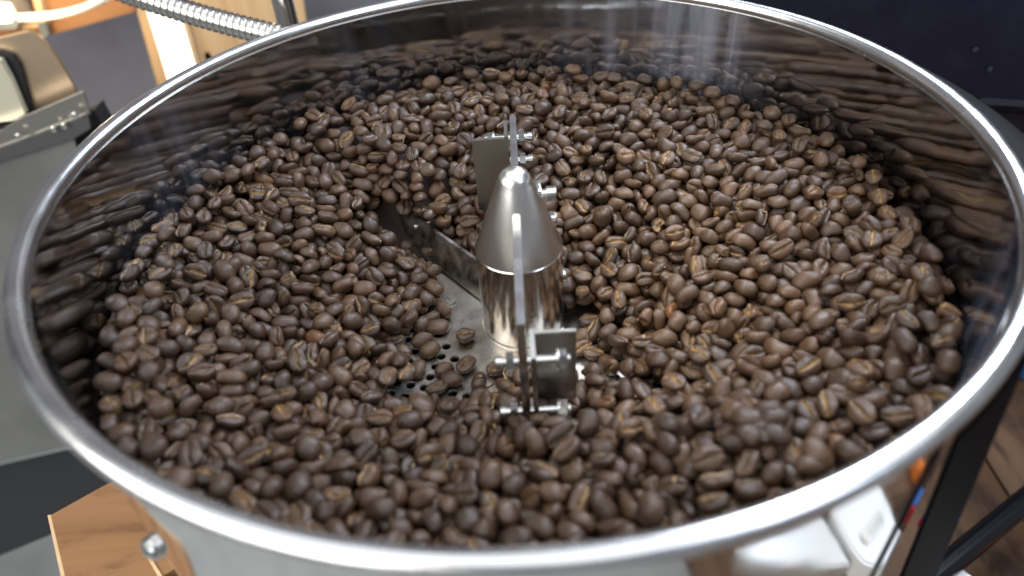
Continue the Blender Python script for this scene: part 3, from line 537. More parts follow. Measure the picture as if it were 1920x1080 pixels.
-654,792,303,-126,-63,-11,5,-1445,-156,386,96,-89,0,10,-744,-617,188,-52,90,-40,2,843,-324,235,19,-42,80,7,-889,1353,473,-32,130,23,8,1162,1071,473,1,10,81,10,
-90,1577,497,27,154,-1,6,-1052,1201,495,-45,-144,-22,3,-213,720,280,2,150,-32,0,-568,239,97,81,76,97,11,759,-346,203,3,-127,-59,1,1269,-232,369,3,-16,-8,2,
-1143,104,317,-80,42,24,5,-1142,944,397,88,125,9,3,1060,533,393,14,108,-45,9,332,178,197,100,-36,-37,9,480,860,373,8,-31,-113,6,1297,473,435,19,-13,-7,2,
-1580,280,462,62,-140,-4,9,-1352,151,359,-54,128,10,7,-1214,-977,416,90,-78,-46,8,-34,699,250,-74,-50,71,4,-1133,585,343,-17,-138,-14,3,-795,302,222,-131,59,-29,7,
333,1145,399,-47,-35,9,8,1163,552,420,-4,-154,32,2,208,821,360,-5,-22,-9,7,-427,32,38,128,28,8,1,683,-1058,499,4,152,-36,3,472,-310,91,-148,14,-1,1,
862,413,318,-79,-44,-104,6,558,-679,231,82,123,49,10,-840,967,394,110,-14,19,4,-158,466,223,-49,144,-33,2,980,1161,458,141,13,-45,6,1493,-629,413,-111,-27,-70,0,
-1282,853,477,-1,3,-95,6,-1293,699,474,-3,7,-87,5,-751,778,195,-125,11,-17,10,-1339,-53,354,-69,-27,45,11,1386,-790,353,15,-16,-34,11,645,964,418,-11,2,-119,0,
1063,843,409,-5,5,-3,9,591,858,405,14,1,-150,11,1261,-598,351,61,125,43,1,1325,177,412,96,-112,-9,9,-569,5,93,1,-23,30,10,-6,-1031,313,147,25,-40,5,
207,45,82,-12,46,-58,9,499,-40,111,85,25,3,5,33,986,409,37,24,85,11,990,681,408,-12,-12,59,9,-506,826,433,-98,-107,-17,2,-567,759,354,-6,4,57,10,
-321,620,223,-43,144,-13,4,-571,959,452,-151,16,18,9,-1395,-773,360,-1,5,-14,6,-257,494,179,4,144,53,3,178,421,235,26,47,125,10,-570,862,454,-42,-151,-4,2,
-481,-724,165,18,-6,-48,0,-1143,726,382,6,-136,55,0,-993,-186,239,-6,-48,-136,6,-948,397,232,18,13,-42,5,40,780,300,111,-77,-57,5,734,-577,227,8,32,-145,1,
-1381,526,425,135,10,18,1,-39,1093,420,132,52,11,0,1200,484,450,-86,-84,38,5,-435,755,371,0,-1,118,6,935,48,279,38,106,79,5,1440,43,417,-31,111,-64,0,
567,161,190,30,-28,-83,1,683,349,287,-17,59,8,1,368,817,397,114,-105,21,0,-207,1566,501,4,-12,133,7,1243,785,474,12,15,122,5,-480,736,349,2,-2,77,8,
66,-598,101,73,126,32,1,-893,718,299,-22,42,117,1,-1077,984,428,-40,142,-18,2,911,799,427,-8,149,-41,3,1139,-597,310,-74,-32,-18,1,-447,990,417,-20,113,53,11,
992,486,349,-29,38,-104,11,-1616,-251,399,91,81,31,7,-1254,445,359,98,-54,-7,3,-287,746,290,-17,-132,-34,7,189,1373,448,113,-95,-33,0,298,1325,469,23,-3,-73,6,
571,77,223,113,65,-48,0,620,612,324,26,-3,-25,11,-947,1110,419,24,-12,-10,5,1053,-233,303,-13,-14,61,3,281,671,301,112,96,-11,0,578,1065,396,11,-25,51,7,
628,-204,189,51,-107,-39,3,-930,626,306,-32,4,10,6,-394,-690,174,45,-52,-129,2,707,-27,246,4,-84,-27,9,1261,424,433,-42,-135,55,7,-907,-349,252,132,81,4,7,
-475,224,105,-15,-6,-121,2,-451,1366,463,69,38,20,8,410,1211,457,-125,-68,30,8,999,-69,308,25,-36,-13,10,-1436,-300,364,23,-130,-67,6,535,-1032,381,41,8,-145,7,
234,407,170,30,-31,42,6,1512,-453,429,-102,-99,-4,6,984,-402,283,57,90,112,11,-860,-403,219,-133,-51,-32,2,-690,1388,459,-9,0,-133,6,-205,1336,449,-138,-43,0,2,
514,293,235,-55,112,-27,5,-1111,1124,484,-1,6,-92,2,-716,935,474,137,53,-6,3,-478,620,234,90,118,-16,3,-1193,-694,325,-94,-9,45,9,-1463,9,385,63,-13,-16,2,
-635,-808,225,-12,-19,11,3,-76,513,172,-2,43,-34,8,288,46,76,14,-17,-9,2,481,479,272,10,-15,-7,11,681,-318,196,-31,-9,-111,2,858,954,424,135,0,13,2,
1561,403,398,-30,7,-106,6,914,1289,491,2,-14,83,2,-1259,770,373,39,-80,101,3,780,144,252,-41,92,-12,10,-1096,4,303,-34,-22,-18,3,-770,-68,175,134,55,46,6,
-170,-916,223,58,-103,-22,5,294,1260,439,38,-96,87,1,-1007,426,315,-21,22,115,6,602,428,296,-102,-71,36,5,868,1397,433,28,-82,53,0,899,878,413,12,-12,27,0,
-1006,921,373,-67,30,-120,0,435,-249,106,16,47,148,6,650,1038,426,-109,-33,30,4,1502,243,413,-16,33,57,6,-1478,-433,454,9,-2,-106,5,-777,998,481,-7,14,112,0,
-640,-98,40,-34,92,119,7,310,262,193,-24,-5,-58,0,-792,646,284,-103,105,-13,7,474,1159,448,134,-50,-7,10,-1605,-8,461,95,-116,-9,10,-932,977,367,-11,-154,25,3,
-1442,207,394,30,34,127,6,-602,1446,446,-21,132,57,3,-37,-919,205,25,-96,-25,9,-82,1248,419,3,27,-51,11,342,-546,108,-88,21,10,0,1255,566,435,-6,145,-27,10,
1342,417,421,-62,-30,-46,5,298,846,360,-21,-130,-28,2,-648,814,352,-5,15,122,2,-845,-490,216,-70,-64,-55,8,-939,598,287,-16,-139,63,4,-665,-85,131,-132,63,24,0,
571,571,338,121,-54,4,9,955,-451,251,-9,9,88,8,637,-38,236,14,-135,8,0,-728,1161,454,-108,-19,8,3,-1082,-857,327,-19,129,-15,5,-908,-164,205,-38,19,-15,9,
-638,-735,205,9,3,-140,11,-79,1015,365,17,-23,72,3,70,-1152,351,95,-5,10,7,-581,32,137,10,-39,-79,3,878,37,290,-23,20,-52,7,265,-143,17,0,0,9,4,
375,1535,495,0,7,134,10,-267,-1106,286,-132,33,-26,3,970,234,317,-94,44,39,9,-300,-1150,310,-78,-118,22,3,-286,1453,459,-127,-28,5,2,163,-960,290,-16,-18,-34,2,
82,919,383,-73,-111,34,2,513,-154,164,11,-95,-85,10,690,558,331,-38,-8,-139,11,-1070,-798,280,-11,23,17,10,-1050,-495,264,-120,74,5,1,-702,-745,230,-67,-52,40,5,
610,1178,402,43,4,-11,6,1346,-436,395,-36,21,-10,8,-1540,-178,397,39,15,6,6,-538,1356,469,136,37,-6,4,989,-247,266,110,25,-48,3,-237,569,235,49,-95,93,2,
543,936,397,151,9,-1,6,-525,1251,469,72,94,81,11,-90,1109,413,51,-16,-141,8,761,1413,461,3,13,128,7,-706,856,357,147,1,0,0,-281,689,265,137,-4,-56,3,
991,-312,261,117,-28,-5,1,-882,123,167,-17,37,-39,8,-740,264,183,-103,-52,3,9,-1005,1167,470,98,-122,-10,6,145,-594,66,-132,-37,6,1,146,644,247,1,-52,3,6,
1253,139,387,-52,9,141,7,-1087,748,363,98,21,99,10,-114,1321,453,-141,-10,27,5,167,756,319,11,32,-84,5,707,1306,445,-81,-61,15,1,-579,619,14,0,0,44,3,
681,1381,453,28,153,6,8,-1041,-643,291,104,45,-20,4,-479,933,405,6,11,-9,9,216,996,369,38,1,-67,8,313,-1235,379,76,39,115,5,-664,-449,149,-63,56,77,5,
1132,127,357,72,-26,-77,11,605,1487,445,2,21,127,6,-1235,-427,290,23,4,-59,4,1180,-531,355,-1,-129,-19,7,40,1388,455,-94,-103,14,8,752,67,248,-43,-82,-13,0,
814,-516,236,-54,-45,-7,0,-1155,869,383,116,40,0,3,-14,1540,479,0,-1,122,2,-492,689,317,-10,17,105,9,-1170,-588,310,-13,-113,7,6,1140,-443,340,128,-52,39,1,
-869,-323,205,-105,-106,3,7,-777,-255,148,1,24,-88,11,933,745,396,67,-47,10,6,-1233,168,315,14,25,-11,6,-624,1199,463,-3,-63,70,2,-254,-944,228,-140,-7,28,8,
243,555,258,71,131,-2,6,-376,-880,219,34,58,28,4,64,-1036,284,81,44,-84,11,557,711,334,143,12,-38,4,982,952,420,-16,6,-121,0,-257,621,244,-25,29,-106,7,
-472,642,283,-16,13,67,2,-1096,828,371,113,-7,11,10,612,661,358,-19,26,78,11,836,213,272,22,-115,72,1,-1131,1043,404,12,22,-58,1,-1450,-222,342,20,-92,83,6,
-101,-1086,249,-88,61,-77,10,896,-702,291,-93,-47,63,8,1196,-873,370,88,127,26,0,-948,1224,433,-12,-13,-122,2,645,528,301,-35,-12,72,6,787,1206,423,-10,120,-5,6,
1162,-156,325,39,-1,-39,8,-168,1262,416,-84,87,15,2,901,1007,440,-37,0,126,3,-271,928,369,-30,-4,97,11,697,1178,435,27,4,10,10,-945,-183,176,95,-58,59,11,
1014,36,274,71,67,-3,0,-156,-839,168,51,-100,-54,1,84,1611,466,105,103,-16,1,421,-737,226,116,22,4,10,-698,-235,145,8,-43,106,6,-629,222,152,-36,1,-17,10,
-226,1118,425,99,-114,34,3,37,1294,438,26,-3,-63,11,-809,-1014,296,106,-54,10,5,-529,1036,435,-10,-133,27,4,1207,-333,302,-19,-2,148,1,-790,133,184,-134,-39,-14,4,
-570,-560,112,22,-1,11,7,21,-897,216,62,-103,66,10,1117,370,366,-86,121,24,1,87,371,144,53,-51,-60,8,763,605,343,2,-106,-89,7,713,844,398,81,116,-22,3,
-840,1322,466,-21,127,-53,7,-376,1243,467,126,31,-13,6,-695,791,256,14,-2,16,8,1046,-1018,412,-134,44,-11,6,-1557,29,405,-41,-141,2,0,-100,924,340,-55,96,-68,6,
38,921,326,-14,24,-14,2,1129,1125,435,46,-26,0,0,-1548,108,415,144,-3,41,8,-1098,-971,368,-16,-2,-4,7,-10,584,222,118,-62,39,2,-365,660,250,-28,141,52,2,
142,177,87,86,-3,40,5,218,-912,282,-73,-83,-6,4,1070,-722,343,35,134,20,8,1156,427,407,17,-7,-11,5,-14,969,380,8,9,69,0,-1241,911,478,-4,9,-103,7,
-1056,951,359,-10,14,-81,1,1068,-485,309,-53,-12,59,10,217,1076,398,9,20,110,9,713,278,286,-26,15,39,11,-542,689,271,-15,11,64,9,1155,219,339,76,-64,58,4,
-1251,-270,308,146,43,3,5,-1205,481,338,-22,-142,6,10,529,414,268,-52,-60,-69,6,1599,-131,401,14,8,148,4,-788,511,226,-31,-8,-51,10,415,1483,473,58,144,-18,9,
-367,1496,455,-32,-151,-9,10,-1175,-511,312,-17,6,-122,2,-824,1173,439,-21,-3,-55,6,782,469,321,-71,-135,15,3,-620,119,129,-14,-17,-25,5,-176,1117,388,105,-91,45,6,
152,1541,469,87,-80,-2,1,-147,1160,410,-8,-5,22,2,573,-734,248,117,-21,19,9,-422,561,232,-18,11,52,5,-1297,-467,333,-111,105,-14,1,693,-240,167,-40,-107,81,2,
1208,368,381,-5,-27,21,4,-972,1296,453,117,33,-60,1,-1438,532,369,140,-61,-13,10,1338,-845,341,-4,-11,-50,3,222,881,359,-123,68,18,3,240,1498,503,75,97,18,8,
-362,963,412,15,7,122,9,626,834,376,91,30,12,3,1139,627,396,-106,6,11,3,-1402,604,412,114,86,30,1,781,677,373,-60,-140,-26,7,1081,57,330,121,16,23,10,
1593,-309,382,38,32,-73,8,756,1270,435,79,-122,1,0,1435,-744,402,-79,-116,-26,1,119,238,170,32,50,52,2,384,1276,451,-7,136,44,2,-975,-593,259,-33,37,90,10,
99,1323,426,-98,-53,-11,4,1370,752,403,-10,-8,53,0,822,267,269,-117,58,27,3,1048,669,409,-20,114,-66,2,1235,-498,366,83,-58,-7,2,-633,-946,284,13,0,-64,9,
-51,351,150,-25,-11,-78,3,123,486,222,16,-29,-101,11,1202,-643,309,-111,14,-20,1,-1278,263,313,34,104,-57,7,-244,1283,410,145,-61,0,4,467,-1179,328,-91,53,-27,9,
952,-864,347,85,110,-30,10,1127,-54,305,21,-124,55,3,-1064,136,276,-61,97,-1,2,57,704,266,-30,-55,-20,3,131,1481,437,-143,48,20,5,260,-550,97,-111,-69,-7,5,
475,415,242,-85,-104,8,7,412,896,370,11,2,26,11,439,45,153,-66,-121,-41,7,449,138,181,-80,126,-42,5,1390,368,424,-21,23,59,3,1466,473,455,-4,-11,68,5,
-321,1547,472,-4,-20,-117,3,-385,-538,89,128,39,61,5,93,693,266,-37,86,-95,7,1377,-311,396,7,-5,-153,11,1427,121,409,124,30,-2,9,860,1124,463,90,72,16,2,
1056,532,327,-102,-115,-16,4,-464,-891,209,26,120,97,11,598,-155,148,-24,-98,38,10,-1008,211,262,-14,64,70,0,-316,1042,439,117,-67,9,5,401,1073,422,113,42,-21,9,
43,-360,18,1,2,-37,1,-588,-1068,251,8,-33,-33,0,-1031,864,332,50,-11,112,11,123,-1041,297,-68,116,0,5,1268,1008,406,71,114,65,9,-834,-743,247,-41,40,52,3,
351,49,32,-32,30,-60,10,1510,141,408,102,39,13,10,-784,727,258,46,41,131,10,377,-613,130,56,-127,-63,4,481,654,279,-15,-27,55,1,593,524,287,73,-82,-37,2,
-866,892,351,-18,-3,88,9,-471,1278,436,115,56,30,2,518,1366,460,-59,90,-77,3,1225,1005,425,-67,-125,64,9,-4,-431,34,40,151,0,5,1512,-208,390,43,133,2,10,
-87,-1060,302,24,30,79,10,1570,291,396,9,-32,-29,7,-1450,579,425,-91,-110,54,8,-310,831,318,41,7,72,7,-1448,-631,414,2,28,1,3,-1459,314,369,-37,-13,-26,9,
-859,422,204,12,18,-13,7,543,779,401,-142,21,35,0,-1165,-973,361,-107,-59,41,0,298,-1090,317,-79,115,1,1,-132,863,322,-81,-120,56,2,340,-993,309,-118,26,45,0,
889,671,378,-142,-37,-11,10,-531,-199,49,-2,4,-33,0,-746,1287,440,1,-31,71,7,124,1048,364,-74,-62,40,3,244,1161,403,47,-133,-38,4,-1114,150,293,-14,102,-13,2,
984,-677,346,-52,-104,-104,9,1063,-637,327,63,87,13,11,-614,204,96,-95,-2,-66,8,465,563,287,65,49,113,7,1517,-29,420,-40,-19,-16,2,-1594,196,390,36,-11,14,1,
-428,-1064,246,-87,48,-95,9,718,-198,194,-127,66,-50,3,-311,1114,413,-99,99,-12,4,170,984,341,-49,-104,69,0,-634,294,128,-21,3,131,5,-280,-763,181,-148,14,-22,10,
-224,372,120,-47,72,-44,7,999,-578,273,-16,-118,-20,2,-151,1479,447,12,-27,-48,11,970,1236,441,14,1,-4,6,-1322,190,322,-110,-104,-12,6,-1216,901,361,5,-33,58,9,
-672,-576,152,83,16,-10,2,806,29,238,109,-92,-40,9,722,-83,211,-5,2,-149,7,959,1055,431,7,-122,-75,2,-775,616,232,-93,-88,63,2,645,-1142,423,-130,34,-28,5,
412,-81,108,143,37,11,0,-1523,-575,406,110,-92,45,5,-768,904,371,15,-19,-75,2,285,357,221,-152,-20,10,0,381,243,173,-49,18,-108,5,865,1258,424,26,-22,-111,2,
1331,308,436,-30,0,-72,7,-1410,-580,363,16,4,135,6,-701,1046,473,26,-128,-33,7,170,-989,272,103,94,-2,0,-1362,68,360,-27,25,-35,8,-1095,-54,284,56,-140,-39,4,
-335,1024,394,24,151,-8,10,1089,150,311,13,-25,95,5,-1047,26,252,-8,-105,86,2,9,261,140,-102,8,-32,1,748,1064,399,0,27,153,1,1273,642,413,-17,123,-15,4,
-975,691,300,-18,-3,-12,5,447,1081,424,-48,12,-69,2,1251,47,336,-44,102,-23,4,-867,342,224,-125,52,16,3,-545,146,74,24,4,-47,6,1314,377,388,40,-21,25,10,
-253,-697,129,61,-12,-57,11,959,-18,258,-27,34,7,2,1224,1058,409,-69,-50,-14,2,-653,712,17,0,0,-17,6,-931,-404,173,57,38,-39,4,-720,-1112,316,100,58,-15,4,
174,-1258,331,-117,3,-8,8,-866,-957,265,-29,-25,-138,7,409,1032,377,-2,148,22,6,326,420,237,9,128,-12,0,-864,870,321,141,-4,-18,9,-895,1299,429,110,-82,4,2,
-418,-560,124,13,-1,130,8,-1420,-366,361,-92,-112,-13,3,-528,-924,229,-76,61,-65,5,-826,1253,439,-79,-31,11,3,336,1020,389,-41,-11,27,9,474,-117,118,-16,-22,-111,2,
-123,612,182,31,-146,30,10,-1001,-1013,336,58,-136,9,5,-692,1302,431,-82,127,30,4,-253,906,324,-23,-18,60,3,-674,-214,119,-134,75,19,4,7,1162,395,-45,72,-34,0,
710,722,376,2,14,70,5,1219,-394,347,31,-18,-142,6,-1580,8,351,8,-143,-1,7,-509,-1195,290,-76,95,-42,10,-1359,-135,333,-30,20,-43,11,-521,-1097,302,17,-132,6,6,
-507,1047,453,-35,10,-67,5,288,333,148,57,-24,-63,11,469,1461,432,-88,-111,11,5,-751,-180,138,-20,-52,-112,2,297,159,135,22,28,35,1,1414,645,444,-100,45,-1,9,
-742,859,36,136,79,0,2,323,-936,264,-34,-34,53,11,679,-1214,391,24,-9,-40,8,1345,-365,356,-27,131,-52,4,-1326,21,321,-106,90,-27,4,-737,633,174,12,-28,71,1,
1435,-126,373,3,24,88,5,846,95,250,-24,-8,14,3,945,629,366,-11,21,-122,7,1066,750,401,-61,129,-45,0,1159,757,415,-6,125,3,0,61,-887,279,22,-95,61,6,
753,909,434,-32,3,23,2,1213,605,421,-47,11,93,1,90,-1270,322,9,-57,-83,8,-28,-1078,267,-109,80,17,3,-236,816,308,-48,133,7,10,180,1108,373,-110,-85,47,6,
166,1196,397,-3,-134,-29,9,-216,-590,104,-24,-53,35,0,1463,701,422,85,116,16,0,-556,-6,14,0,0,9,3,-988,-503,188,13,-98,84,1,1313,-532,341,4,33,-100,11,
-1066,-217,247,65,15,-35,9,-135,666,209,141,28,38,5,281,1036,367,-96,-38,8,8,367,125,159,-104,112,11,2,476,1370,424,-49,-39,27,4,-176,1631,430,20,110,-88,1,
-45,1424,452,25,-3,-53,3,1518,559,436,-90,73,-73,6,-516,444,45,-57,-108,46,4,-254,-548,60,5,21,-96,2,386,-10,68,109,45,-11,9,346,653,257,0,-18,84,6,
627,-323,104,-65,-112,78,7,656,-440,175,-128,-11,75,6,-978,-375,245,-32,24,-62,2,-573,-220,77,43,-8,-48,5,1272,812,415,16,32,71,9,1256,-512,325,-73,126,-14,5,
1396,-497,379,2,117,-41,6,-1093,436,306,84,-115,20,9,-246,417,154,69,-67,-66,9,-106,238,75,-3,-6,23,11,800,-475,165,-28,-70,77,6,1328,830,434,15,93,20,11,
454,-307,38,129,-23,-6,8,-1447,378,360,-14,-51,-118,11,942,-767,304,80,-7,-12,6,-924,309,228,-89,11,-78,5,-62,651,197,72,121,18,1,207,486,217,-146,13,-4,1,
352,1239,406,-126,52,-48,5,772,1131,413,-53,22,123,11,172,-403,41,-74,88,-39,10,-1017,187,242,-65,-113,82,8,-338,906,366,-93,-103,-36,2,-5,1077,371,146,35,-5,1,
1170,-267,319,-96,-67,33,9,1454,427,393,24,28,49,5,-822,-432,187,47,141,-11,2,-764,21,157,9,-15,-102,10,-462,-806,198,-64,-26,21,4,437,-492,73,25,-2,139,9,
823,833,396,39,100,-50,3,104,760,295,37,-61,5,10,288,1443,456,-15,-6,8,2,1127,783,424,12,-29,-40,5,1435,-157,353,-68,-134,40,8,-498,287,84,-41,77,-79,5,
-133,515,156,-3,25,-57,1,-25,437,146,3,27,-47,3,53,650,237,120,-42,34,5,1190,139,358,59,-60,-84,10,1345,615,407,-11,131,-52,6,-352,-689,130,32,-55,-100,8,
-143,-980,257,-93,20,-47,9,0,518,169,20,-10,-75,11,314,783,299,-115,83,-64,2,817,-809,314,10,-39,-18,5,915,184,291,-45,127,-44,1,-1400,442,346,3,36,105,8,
-869,817,277,-4,98,104,10,1506,-106,366,-38,136,4,3,-1214,657,376,-79,-118,-61,8,-955,-298,210,-28,-21,57,2,396,1467,404,4,10,74,6,-1135,180,299,25,-106,-36,9,
-273,1197,409,14,51,18,7,-139,-675,119,21,-2,-109,7,564,-13,158,39,-139,17,0,-201,-458,20,-1,3,42,11,-1198,824,353,13,-137,-7,2,-655,-842,176,-46,-136,-29,10,
1365,-608,374,87,-60,7,9,50,232,101,-148,-23,10,5,346,560,241,-35,-113,45,11,-577,1220,446,26,-3,96,10,-385,1096,404,98,-55,-3,9,1291,-831,379,-8,2,62,6,
587,1344,446,48,-135,9,9,-27,240,16,2,1,-112,3,518,-1134,354,-35,-53,101,10,447,-1040,385,23,104,-5,10,1438,-650,370,-5,2,91,2,-64,-697,156,-28,-4,-38,8,
527,-436,113,87,-126,-23,8,-1242,-526,294,27,37,91,7,-1295,697,374,-147,-12,13,4,-36,-1139,280,3,153,-34,6,1390,-705,370,92,-89,-46,5,-976,328,247,-24,4,-65,2,
-988,524,265,0,22,41,7,-814,1391,435,89,-98,-47,8,226,1459,441,-128,-13,60,11,923,-602,249,1,37,105,0,409,385,208,18,6,-36,2,-1484,646,400,-13,133,21,3,
-194,957,332,18,-11,-61,5,344,-322,17,0,0,-52,6,-62,-999,235,-38,9,32,7,253,202,115,48,-7,-59,3,492,1085,384,2,154,-18,10,-1060,1117,421,-150,-36,-27,2,
315,-594,128,-10,-58,-39,5,-1561,308,368,7,10,0,8,-752,-677,187,24,-25,-11,5,-720,228,162,-78,101,-68,8,1213,72,346,27,-12,-96,9,-479,1431,457,-62,-141,-4,8,
-178,1535,431,-76,-10,19,6,-29,1250,408,-68,33,-68,7,262,1385,427,-12,15,-140,11,848,603,355,-74,18,10,5,955,841,405,-19,127,24,10,104,961,377,-34,25,-42,5,
-1421,36,354,29,-38,78,10,-973,765,295,-129,89,7,9,-330,-816,168,8,-3,-17,3,-100,414,134,17,-27,-84,9,-366,1107,428,-28,-15,-68,9,-208,1199,418,-19,-6,-93,5,
690,1120,436,95,-19,-1,0,-1054,1029,371,-62,37,-10,9,934,498,313,88,-91,-31,11,-528,-285,91,132,66,10,8,107,1142,393,-18,-104,-102,9,-1429,-690,393,57,-142,16,1,
-487,356,51,87,9,-88,0,-421,-1134,240,-136,60,-50,5,805,1384,394,-106,98,4,8,-1112,966,329,21,-5,76,1,-512,188,71,-129,-59,-31,4,1124,-503,297,-40,-9,139,7,
-1122,-696,326,-23,-10,-112,9,630,109,185,-29,27,133,11,983,344,324,-36,127,26,5,-919,1041,385,11,-44,89,5,-206,-1088,246,35,21,55,5,410,423,283,-132,34,-24,6,
-1349,487,338,-114,63,13,3,571,-1221,344,24,-8,-70,11,-939,204,181,-9,141,-2,10,-691,1235,423,12,124,-79,6,241,-459,52,-31,-121,-20,3,727,699,346,101,-88,-17,5,
-1464,188,377,35,-107,14,6,454,970,380,-56,121,83,1,602,335,206,-80,0,42,2,932,1120,412,18,17,-14,9,-1239,-873,368,22,-104,39,1,-783,491,198,91,-92,-2,10,
705,-545,179,-26,36,-134,8,213,1611,457,29,15,152,11,-1336,400,304,24,5,111,0,1320,-752,326,11,-14,-84,5,-1318,321,306,19,-23,99,3,-837,66,162,82,-112,62,1,
-236,1062,383,-102,-115,0,0,77,1214,376,-10,-21,35,4,540,-180,108,112,-74,64,0,-1160,-81,309,-74,92,-1,10,54,1526,436,120,-26,-34,0,1075,413,359,34,-94,-94,8,
1251,-55,362,-3,-30,20,5,-486,110,42,-157,5,4,6,107,-438,18,2,-2,70,6,275,1497,447,-20,109,45,3,210,-508,73,-15,-22,38,2,1362,-285,339,-12,60,-126,11,
-990,-688,249,-36,48,-119,3,1225,801,389,-3,-20,82,10,127,1265,437,103,-55,37,3,342,1360,437,-71,-63,50,6,129,-666,86,-29,41,51,0,548,311,179,-80,-104,0,10,
1011,-90,246,8,-17,-58,7,-116,-945,204,-24,5,104,5,-133,1074,367,-38,136,-41,1,1101,255,359,-41,86,-69,2,-287,561,183,-29,-17,-54,9,285,-633,105,76,-115,68,0,
933,-939,389,41,125,19,3,-905,-693,212,59,68,124,6,-32,1349,423,-118,76,-23,4,963,-660,304,7,-139,-33,1,1317,288,386,-19,16,-63,8,-82,1549,422,103,5,-13,3,
-554,1496,439,-126,53,-4,3,-1528,146,362,-147,20,15,4,397,-947,336,89,-98,21,11,294,-1008,267,58,-55,-32,8,1092,-986,396,-12,68,63,5,-773,-512,171,-19,-94,51,2,
30,1605,458,46,-68,-69,3,-113,260,41,156,12,-9,1,221,-1210,290,-60,0,-11,7,-749,412,155,26,32,10,11,-202,692,213,-12,61,-138,6,786,552,310,14,-4,-18,8,
-604,-314,88,86,-111,-36,9,94,-985,248,34,-15,90,4,-1280,804,384,-51,-87,-76,11,571,-1097,383,15,-25,-4,5,-993,-645,222,136,-17,-28,1,673,-294,129,-145,14,-1,1,
1395,10,359,-147,-41,-20,2,-651,-49,90,-129,-34,-2,7,-685,470,117,71,69,4,10,-584,-771,209,123,-16,32,5,424,1200,385,3,-35,-110,0,-261,1584,409,1,-17,109,4,
-1005,1062,399,-126,19,-11,5,-61,-893,123,-14,33,122,11,1194,-475,288,1,-22,22,4,1559,-156,375,-62,133,-1,0,-600,77,96,-123,-53,-12,4,-753,324,161,-108,-53,26,6,
-585,-488,98,-55,-132,12,1,368,1112,373,32,-1,-119,11,-1218,974,411,-145,11,46,0,-908,-429,263,-6,-147,35,8,-87,-794,155,34,14,54,11,755,982,403,-4,-3,-19,1,
-1446,696,442,-102,118,-3,1,929,-63,243,-54,41,-25,2,-1253,430,303,0,149,-34,3,-1062,-287,225,-80,-77,62,10,-1062,317,235,90,-93,64,8,427,797,292,5,-25,-59,9,
156,235,104,1,140,13,0,506,88,159,-106,-84,-29,1,-178,1401,430,-81,-119,-44,5,326,1510,428,24,114,50,3,897,1188,415,-1,15,153,8,-1377,-327,330,121,-64,-15,9,
-142,-1033,203,-34,-1,30,6,40,-1037,220,63,-120,33,7,1351,-153,337,-81,114,-14,10,-1306,-86,317,135,-79,12,1,874,-144,207,-59,105,81,8,1286,559,387,128,-79,11,4,
-1491,78,365,-9,3,-89,0,1034,1112,434,24,-133,-7,9,210,1553,433,-12,116,-50,8,-1521,-117,402,0,-151,-35,1,81,1406,445,11,85,26,0,-1001,-844,302,42,-92,-14,4,
-952,-1077,324,-16,-10,-111,2,-125,-842,115,-75,76,-83,9,366,-876,302,78,-6,-8,7,596,414,210,-3,41,-39,5,-627,1286,440,46,9,-64,6,518,1334,388,-31,-88,49,11,
881,-384,224,-1,113,0,2,1040,-50,289,15,-12,-45,5,382,-462,42,41,83,80,10,1615,-51,408,7,37,-19,3,-676,1456,455,0,-21,-111,9,-1362,269,334,-145,31,49,2,
579,579,223,16,12,-131,7,1251,904,388,-86,-43,25,0,1348,-456,335,-5,-12,40,5,422,-654,135,-69,21,35,7,700,82,168,-9,-85,-90,7,-1178,56,317,-132,57,61,6,
817,1132,408,97,72,40,1,-62,-666,111,-128,-64,-20,3,686,228,256,2,7,-156,10,-769,1225,436,17,-95,35,0,-431,168,37,22,150,-1,0,-1067,483,270,-91,-40,-70,0,
-938,-871,288,-44,-39,24,2,-92,925,268,21,-10,82,5,284,-899,256,59,-87,-73,3,-836,-276,161,100,-61,-9,2,-139,1339,386,-15,45,-107,6,586,1325,390,-132,39,-8,3,
1111,589,367,35,-134,68,8,-544,-667,146,-29,-1,73,11,443,-909,344,-3,72,134,0,552,-97,114,4,-39,91,0,699,-480,189,-113,87,47,10,1034,268,354,-95,12,6,1,
262,1558,485,-5,-11,-135,3,1580,104,377,-128,-28,21,10,-1184,1023,379,-146,-4,1,4,-56,-540,50,66,102,-52,8,-52,582,144,43,-46,-95,5,1200,591,354,-14,-7,73,10,
1571,194,415,41,-5,-51,5,-48,1593,430,2,-7,-31,0,-1235,355,289,39,-127,-10,1,1437,-312,353,-112,-72,15,2,-1077,410,252,14,-138,-64,2,489,-358,22,15,-15,-98,11,
601,-281,145,11,-16,32,9,-1518,398,395,-51,100,-43,2,-1365,-547,402,9,10,88,11,-1074,555,278,-18,37,93,6,674,150,142,30,7,-110,4,1293,287,361,-96,-100,24,1,
-836,291,178,134,-8,-20,0,-538,306,48,-11,65,32,9,-670,-479,135,69,53,-24,2,264,747,285,-111,-54,22,0,686,499,296,28,128,-3,6,1198,-759,365,32,73,72,9,
1453,175,412,-12,-22,-120,1,1602,212,414,-104,24,-22,5,-724,487,149,33,-8,31,11,-539,-372,92,-21,29,38,11,-406,-878,170,98,-103,17,6,60,-1137,269,40,137,-39,5,
-1084,-912,335,118,28,-11,5,14,-1199,301,-59,143,-24,0,1063,639,347,9,-20,-113,3,1277,-172,338,-81,-90,40,1,1373,543,388,117,-57,-2,9,260,629,261,5,151,19,7,
628,196,177,-90,-46,76,0,-1063,684,319,-55,112,22,2,1491,363,399,-75,63,93,2,779,-375,240,41,-103,-107,9,-844,865,265,-104,33,-6,6,303,-1244,306,101,105,-20,7,
